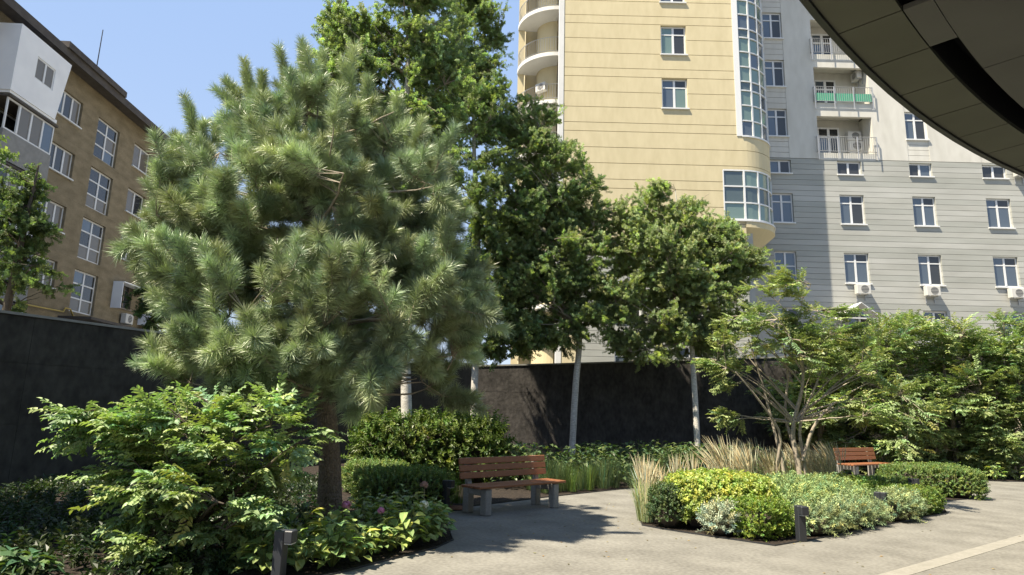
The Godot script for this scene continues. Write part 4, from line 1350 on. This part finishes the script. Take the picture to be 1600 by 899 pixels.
	tree("spreading_shrub", "spreading light green shrub with layered leafy sprays before the side wall", "shrub", SHRUB, {
		trunk = [V(-3.2, 0, -7.1), V(-3.25, 0.5, -7.1), V(-3.3, 1.1, -7.1), V(-3.2, 1.6, -7.1)], radii = [0.05, 0.04, 0.03, 0.01],
		bark = M.bark_dark, limbs = 44, twigs = 520, per = 4, clumps = 120, clump_r = 0.2, flat = 0.35, sprigs = sp2, color = Color(0.29, 0.385, 0.17), spread = 0.22, size = 1.0, droop = 0.12, lift = 0.8, low = 0.15, stout = 0.010, bow = 0.15, shell = 0.42, reach = 1.4, level = true})
	# hornbeams at right
	var sp3 := []
	for k in 3: sp3.append(sprig(12, 0.40, 0.10, 0.055, true, M.leaf))
	var hb := {radii = [0.09, 0.07, 0.05, 0.015], bark = M.bark_grey, limbs = 44, twigs = 820, per = 4, clumps = 90, clump_r = 0.55, flat = 0.3, sprigs = sp3, color = Color(0.28, 0.35, 0.15), spread = 0.28, size = 1.0, droop = 0.12, lift = 0.5, low = 0.4, stout = 0.008, bow = 0.1, shell = 0.38, reach = 2.2, level = true}
	var where := [[HORN_A, 12.2, -20.6, "hornbeam tree with layered foliage directly behind the sunlit bench"], [HORN_B, 14.0, -20.8, "tallest hornbeam tree in the row at right, below the middle air conditioner"], [HORN_C, 15.8, -20.5, "hornbeam tree filling the right edge of the photograph"], [HORN_D, 17.6, -20.9, "hornbeam tree at the far right end of the row, mostly outside the frame"], [HORN_E, 10.0, -21.3, "hornbeam tree seen through the branches of the many-stemmed tree"]]
	for h in where:
		tree("hornbeam_tree", h[3], "tree", h[0], hb.merged({trunk = [V(h[1], 0, h[2]), V(h[1] + 0.05, 1.5, h[2]), V(h[1] - 0.05, 3.0, h[2]), V(h[1], 4.8, h[2])]}, true), "hornbeam trees in a row")
	# trees beyond the side wall
	tree("courtyard_tree", "leafy tree behind the side wall at the left edge", "tree", TREE_L, g.merged({trunk = [V(-13.6, 0, -17.2), V(-13.5, 3, -17.1), V(-13.3, 6, -17), V(-13.2, 8, -17)], bark = M.bark_dark, limb_bark = M.bark_dark, twigs = 300, limbs = 40, clumps = 60, color = Color(0.17, 0.22, 0.10)}, true))
	tree("courtyard_tree", "tree inside the side wall, left of the frame, whose shade falls on the bed corner", "tree", [[-9.0, 5.2, -7.0, 1.9, 1.5, 2.0], [-8.9, 6.2, -6.8, 1.4, 1.1, 1.5], [-9.8, 4.6, -6.2, 1.6, 1.2, 1.6], [-9.2, 5.0, -8.6, 1.4, 1.2, 1.4]], g.merged({trunk = [V(-9.4, 0, -6.8), V(-9.3, 2, -6.9), V(-9.2, 4, -7.0), V(-9.0, 6.4, -7.0)], bark = M.bark_dark, limb_bark = M.bark_dark, twigs = 700, limbs = 40, clumps = 120, size = 1.5}, true))
	tree("courtyard_tree", "dark tree behind the side wall between the brick block and the pine", "tree", TREE_M, g.merged({trunk = [V(-14.5, 0, -29), V(-14.5, 4, -29), V(-14.5, 8, -29), V(-14.5, 10.5, -29)], bark = M.bark_dark, limb_bark = M.bark_dark, twigs = 480, limbs = 30, size = 1.3, color = Color(0.08, 0.13, 0.05)}, true))

func plant_beds() -> void:
	rng.seed = 31
	var small := sprig(16, 0.11, 0.030, 0.020, false, M.leaf, false, 0.9, 0.1, 0.002)
	var gold := sprig(14, 0.12, 0.042, 0.030, false, M.leaf, false, 0.9, 0.1, 0.002)
	var silver := sprig(18, 0.13, 0.040, 0.012, false, M.matte_leaf, false, 0.8, 0.1, 0.002)
	var mid := sprig(12, 0.17, 0.060, 0.036, false, M.leaf, false, 0.9, 0.15, 0.003)
	var box_g := {sprig = small, density = 620.0, scale = 1.0, color = Color(0.20, 0.275, 0.085), round = 0.2, rough = 0.02}
	# island
	hedge("golden_shrub", "wide golden-yellow leaved shrub at the front of the island bed", "shrub", V(3.22, 0.02, -10.2), V(1.55, 0.64, 1.15), deg_to_rad(-8), {sprig = gold, density = 620.0, scale = 1.05, color = Color(0.37, 0.44, 0.105), round = 0.55, rough = 0.05, spread = 0.2})
	hedge("dark_shrub", "small dark green shrub at the left corner of the island bed", "shrub", V(2.40, 0.02, -10.02), V(0.46, 0.5, 0.5), 0, {sprig = small, density = 620.0, scale = 1.0, color = Color(0.10, 0.15, 0.06), round = 0.6, rough = 0.03})
	hedge("clipped_box", "bright green clipped box beside the front bollard light", "hedge", V(3.52, 0.0, -9.42), V(0.78, 0.43, 0.56), deg_to_rad(35), box_g.merged({color = Color(0.22, 0.31, 0.055), round = 0.3}, true))
	hedge("clipped_box", "clipped box at the right end of the island by the open paving", "hedge", V(7.35, 0.0, -12.3), V(1.35, 0.36, 0.75), deg_to_rad(38), box_g.merged({round = 0.3, color = Color(0.19, 0.27, 0.06)}, true))
	hedge("clipped_hedge", "long clipped hedge behind the right bollard light", "hedge", V(9.55, 0.02, -15.1), V(2.0, 0.52, 0.7), deg_to_rad(-28), box_g)
	hedge("clipped_hedge", "clipped hedge row just in front of the sunlit bench", "hedge", V(7.9, 0.0, -14.7), V(2.6, 0.30, 0.6), deg_to_rad(18), box_g)
	hedge("clipped_hedge", "farthest clipped hedge beside the right end of the sunlit bench", "hedge", V(10.4, 0.02, -16.6), V(2.0, 0.5, 0.5), deg_to_rad(12), box_g)
	hedge("silver_plant", "silver-white plant at the foot of the golden shrub", "plant", V(3.02, 0.02, -9.42), V(0.42, 0.30, 0.34), 0.3, {sprig = silver, density = 480.0, scale = 1.1, color = Color(0.37, 0.42, 0.31), round = 0.8, rough = 0.06, jitter = 0.8}, "silver plants along the island edge")
	var sx := [[4.42, -9.72], [4.85, -10.05], [5.25, -10.42], [5.68, -10.75], [6.42, -11.2], [6.75, -11.5]]
	for i in sx.size():
		hedge("variegated_plant", "low silver and green plant in the front right edge row of the island", "plant", V(sx[i][0], 0.02, sx[i][1]), V(0.56 + r_(-0.1, 0.1), 0.26 + r_(-0.04, 0.07), 0.48), r_(0, 3), {sprig = silver, density = 420.0, scale = 1.1, color = Color(0.28, 0.345, 0.18), round = 0.8, rough = 0.06, spread = 0.35, jitter = 0.9}, "silver plants along the island edge")
	var mounds := [[4.55, -10.5, 0.8, 0.36], [5.3, -11.2, 0.9, 0.38], [6.05, -12.0, 0.8, 0.28], [5.2, -12.2, 1.0, 0.42], [6.2, -13.0, 0.9, 0.36], [4.35, -11.4, 0.8, 0.42]]
	for m in mounds:
		hedge("soft_green_mound", "soft grey-green mound of fine foliage in the middle of the island", "plant", V(m[0], 0.02, m[1]), V(m[2], m[3], m[2]), r_(0, 3), {sprig = silver, density = 420.0, scale = 1.3, color = Color(0.26, 0.345, 0.145), round = 0.85, rough = 0.07, jitter = 0.7}, "soft mounds in the island")
	hedge("lime_shrub", "lime green shrub between the low bollard light and the clipped box", "shrub", V(6.9, 0.0, -13.4), V(1.0, 0.34, 0.8), 0.5, {sprig = mid, density = 300.0, scale = 1.0, color = Color(0.24, 0.33, 0.08), round = 0.7, rough = 0.06})
	# feather grass round the back of the island
	var blades := grass_mesh(190, 0.62, 0.42, 0.005, M.matte_leaf, Color(0.30, 0.36, 0.16))
	var plumes := plume_mesh(44, 0.92, 0.40, M.matte_leaf, Color(0.60, 0.54, 0.36))
	var lean_plumes := plume_mesh(90, 1.0, 0.50, M.matte_leaf, Color(0.62, 0.55, 0.35), V(-0.22, 0, 0.05))
	var spots := [[2.12, -10.3], [2.22, -10.75], [2.42, -11.25], [2.7, -11.8], [3.1, -12.2], [3.5, -12.55], [3.95, -12.8], [4.35, -13.2], [4.8, -13.4], [5.15, -13.75], [5.6, -13.9], [6.0, -14.2], [6.4, -14.35], [6.75, -14.6], [4.1, -12.3], [4.7, -12.9], [5.3, -13.3], [7.0, -14.1], [6.6, -13.8]]
	for i in spots.size():
		var back: bool = i > 5
		var o := thing("feather_grass", "clump of feather grass with straw-coloured plumes along the back of the island" if back else "clump of upright feather grass at the left side of the island", "grass", V(spots[i][0], 0.03, spots[i][1]), r_(-0.6, 0.6), "feather grass back of the island" if back else "feather grass left of the island")
		var k := r_(0.9, 1.2)
		place(blades, "blades", o, Transform3D(Basis(Vector3.UP, r_(0, 6)).scaled(Vector3.ONE * k), Vector3.ZERO)).set_meta("kind", "stuff")
		place(lean_plumes if back and i > 8 else plumes, "plumes", o, Transform3D(Basis.IDENTITY.scaled(Vector3.ONE * k * (0.85 if not back else 1.0)), Vector3.ZERO)).set_meta("kind", "stuff")
	# left bed: rounded box, hedge and perennials
	hedge("clipped_box", "rounded clipped box between the pine trunk and the shaded bench", "hedge", V(-1.75, 0.02, -11.3), V(1.6, 0.52, 1.1), deg_to_rad(28), box_g.merged({round = 0.45, rough = 0.05}, true))
	hedge("clipped_box", "smaller clipped box at the foot of the strapped birch", "hedge", V(-2.6, 0.02, -13.2), V(1.2, 0.5, 0.7), deg_to_rad(10), box_g.merged({round = 0.4}, true))
	hedge("broadleaf_hedge", "loose broad-leaved hedge behind the pine and the shaded bench", "hedge", V(-1.75, 0.02, -15.2), V(3.4, 1.32, 0.9), deg_to_rad(3), {sprig = mid, density = 170.0, scale = 1.3, color = Color(0.12, 0.175, 0.035), round = 0.4, rough = 0.17})
	hedge("clipped_hedge", "low clipped hedge before the spotted birch in the back bed", "hedge", V(6.6, 0.02, -17.9), V(2.2, 0.5, 0.6), deg_to_rad(-33), box_g)
	var bigs := []
	for k in 3: bigs.append(perennial_mesh(40, 0.44, 0.40, 0.14, 0.10, M.leaf, Color(0.29, 0.38, 0.12)))
	var front := [[-2.02, -6.75], [-1.78, -7.05], [-2.3, -7.2], [-1.55, -7.4], [-1.95, -7.55], [-1.3, -7.75], [-1.7, -7.95], [-2.4, -7.85], [-1.12, -8.15], [-1.5, -8.4], [-0.95, -8.55], [-1.28, -8.85], [-1.85, -8.35], [-1.0, -9.0], [-1.65, -9.1], [-1.9, -9.7], [-1.45, -9.6], [-2.65, -7.3], [-2.75, -8.3], [-2.2, -10.1], [-1.75, -6.95], [-1.42, -7.6], [-1.6, -7.2], [-1.15, -7.9], [-0.98, -8.3], [-0.92, -8.8], [-1.9, -7.3], [-2.15, -6.95], [-2.3, -6.6], [-1.35, -8.1], [-2.1, -8.1], [-1.75, -8.75], [-1.05, -9.4], [-1.2, -9.9], [-2.55, -6.9]]
	for i in front.size():
		var o := thing("leafy_perennial", "broad-leaved green perennial in the bed round the pine trunk", "plant", V(front[i][0], 0.03, front[i][1]), r_(0, TAU), "perennials round the pine")
		var s := r_(0.75, 1.1)
		place(bigs[i % 3], "leaves", o, Transform3D(Basis.IDENTITY.scaled(V(s, s * r_(0.85, 1.1), s)), Vector3.ZERO)).set_meta("kind", "stuff")
	for fl in [[V(-1.92, 0.46, -8.1), Color(0.75, 0.30, 0.50), 0.055, "pink flower head low beside the pine trunk"], [V(-1.48, 0.42, -8.0), Color(0.72, 0.28, 0.46), 0.045, "small pink flower head in the middle of the perennials"], [V(-1.02, 0.45, -8.35), Color(0.78, 0.80, 0.66), 0.06, "white flower head at the right end of the perennials"], [V(-1.12, 0.60, -9.1), Color(0.42, 0.26, 0.22), 0.06, "faded dusky pink flower head by the path corner"]]:
		var o := thing("flower_head", fl[3], "flower", fl[0] * V(1, 0, 1) + V(0, 0.03, 0))
		var st := stm()
		tube(st, [Vector3.ZERO, V(0.01, fl[0].y * 0.5, 0), V(0, fl[0].y - 0.03, 0)], [0.005, 0.004, 0.003], 4)
		put(st, "stalk", M.bark_grey, o)
		place(flower_mesh(fl[2], 90, fl[1]), "petals", o, Transform3D(Basis.IDENTITY, V(0, fl[0].y - 0.03, 0))).set_meta("kind", "stuff")
	var hosta := perennial_mesh(40, 0.24, 0.34, 0.17, 0.11, M.leaf, Color(0.10, 0.17, 0.07))
	for q in [[-4.5, -6.2], [-4.85, -6.3], [-4.25, -6.1], [-5.2, -6.2]]:
		var o := thing("hosta_plant", "large-leaved plant in the bottom left corner", "plant", V(q[0], 0.03, q[1]), r_(0, TAU), "large-leaved plants in the bottom left corner")
		place(hosta, "leaves", o).set_meta("kind", "stuff")
	var tuft := grass_mesh(130, 0.62, 0.42, 0.006, M.leaf, Color(0.13, 0.20, 0.05))
	for q in [[-0.86, -11.75, "tall grass clump between the bollard light and the shaded bench"], [1.35, -13.9, "tall grass clump just past the right end of the shaded bench"], [1.75, -14.3, "second tall grass clump past the right end of the shaded bench"]]:
		var o := thing("grass_clump", q[2], "grass", V(q[0], 0.03, q[1]), r_(0, TAU))
		place(tuft, "blades", o).set_meta("kind", "stuff")
	var mul := stm()
	slab(mul, PackedVector2Array([V2(-1.0, -11.0), V2(-0.72, -11.1), V2(-0.70, -11.5), V2(-1.02, -11.6)]), 0.009, 0.02)
	structure(put(mul, "mulch_patch", M.mulch))
	# shaded bed along the back wall
	var shade := []
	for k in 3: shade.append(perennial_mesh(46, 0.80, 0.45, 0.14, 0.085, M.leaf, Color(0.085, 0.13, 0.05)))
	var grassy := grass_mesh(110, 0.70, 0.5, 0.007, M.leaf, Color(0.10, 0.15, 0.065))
	for i in 150:
		var f := r_(0.0, 1.0)
		var d := r_(0.25, 3.4)
		var p := V2(0.6, -13.0).lerp(V2(7.8, -18.4), f) + V2(-0.55, -0.83) * d
		if p.y < -22.3 or p.x < -0.6: continue
		var near := d < 1.1
		var o := thing("shade_grass" if near and i % 2 else "shade_perennial", "grassy clump along the path edge of the shaded back bed" if near and i % 2 else "dark green leafy perennial in the shaded bed before the back wall", "plant", V(p.x, 0.03, p.y), r_(0, TAU), "grassy clumps of the back bed" if near and i % 2 else "perennials of the back bed")
		var s := r_(0.75, 1.15)
		place(grassy if near and i % 2 else shade[i % 3], "leaves", o, Transform3D(Basis.IDENTITY.scaled(Vector3.ONE * s), Vector3.ZERO)).set_meta("kind", "stuff")
	for q in [[12.6, -19.7], [13.3, -19.5], [14.2, -19.45], [11.6, -19.6], [15.2, -19.4]]:
		var o := thing("leafy_perennial", "small sunlit perennial at the foot of the hornbeam row", "plant", V(q[0], 0.03, q[1]), r_(0, TAU), "perennials under the hornbeams")
		place(bigs[rng.randi() % 3], "leaves", o).set_meta("kind", "stuff")
	# a few fallen leaves on the paving
	var fl := stm()
	for i in 150:
		var f := rng.randf()
		var p := V2(-0.5, -8.0).lerp(V2(3.2, -13.6), f) + V2(r_(-0.5, 2.2), r_(-0.9, 0.9)) if i % 3 else V2(r_(2.0, 9.5), r_(-10.5, -6.5))
		fl.set_color(tint(Color(0.22, 0.17, 0.06), 0.4, 0.2))
		var a := r_(0, TAU)
		leaf(fl, V(p.x, 0.006, p.y), V(cos(a), 0.05, sin(a)), Vector3.UP, r_(0.03, 0.055), r_(0.018, 0.03), 0.1, 0.1)
	tag(put(fl, "fallen_leaves", M.matte_leaf), "small dry leaves strewn on the paving", "leaves", "", "stuff")
	# low ground cover under the pine and along the side wall
	var pl := []
	var cl := []
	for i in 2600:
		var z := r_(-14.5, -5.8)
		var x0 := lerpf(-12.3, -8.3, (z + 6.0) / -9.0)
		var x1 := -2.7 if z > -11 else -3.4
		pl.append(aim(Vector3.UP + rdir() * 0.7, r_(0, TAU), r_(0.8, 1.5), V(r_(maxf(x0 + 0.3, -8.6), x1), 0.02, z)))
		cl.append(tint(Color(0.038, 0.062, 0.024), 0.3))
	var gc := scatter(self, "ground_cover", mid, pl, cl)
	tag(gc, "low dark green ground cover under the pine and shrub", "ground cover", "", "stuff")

func V2(x: float, y: float) -> Vector2:
	return Vector2(x, y)
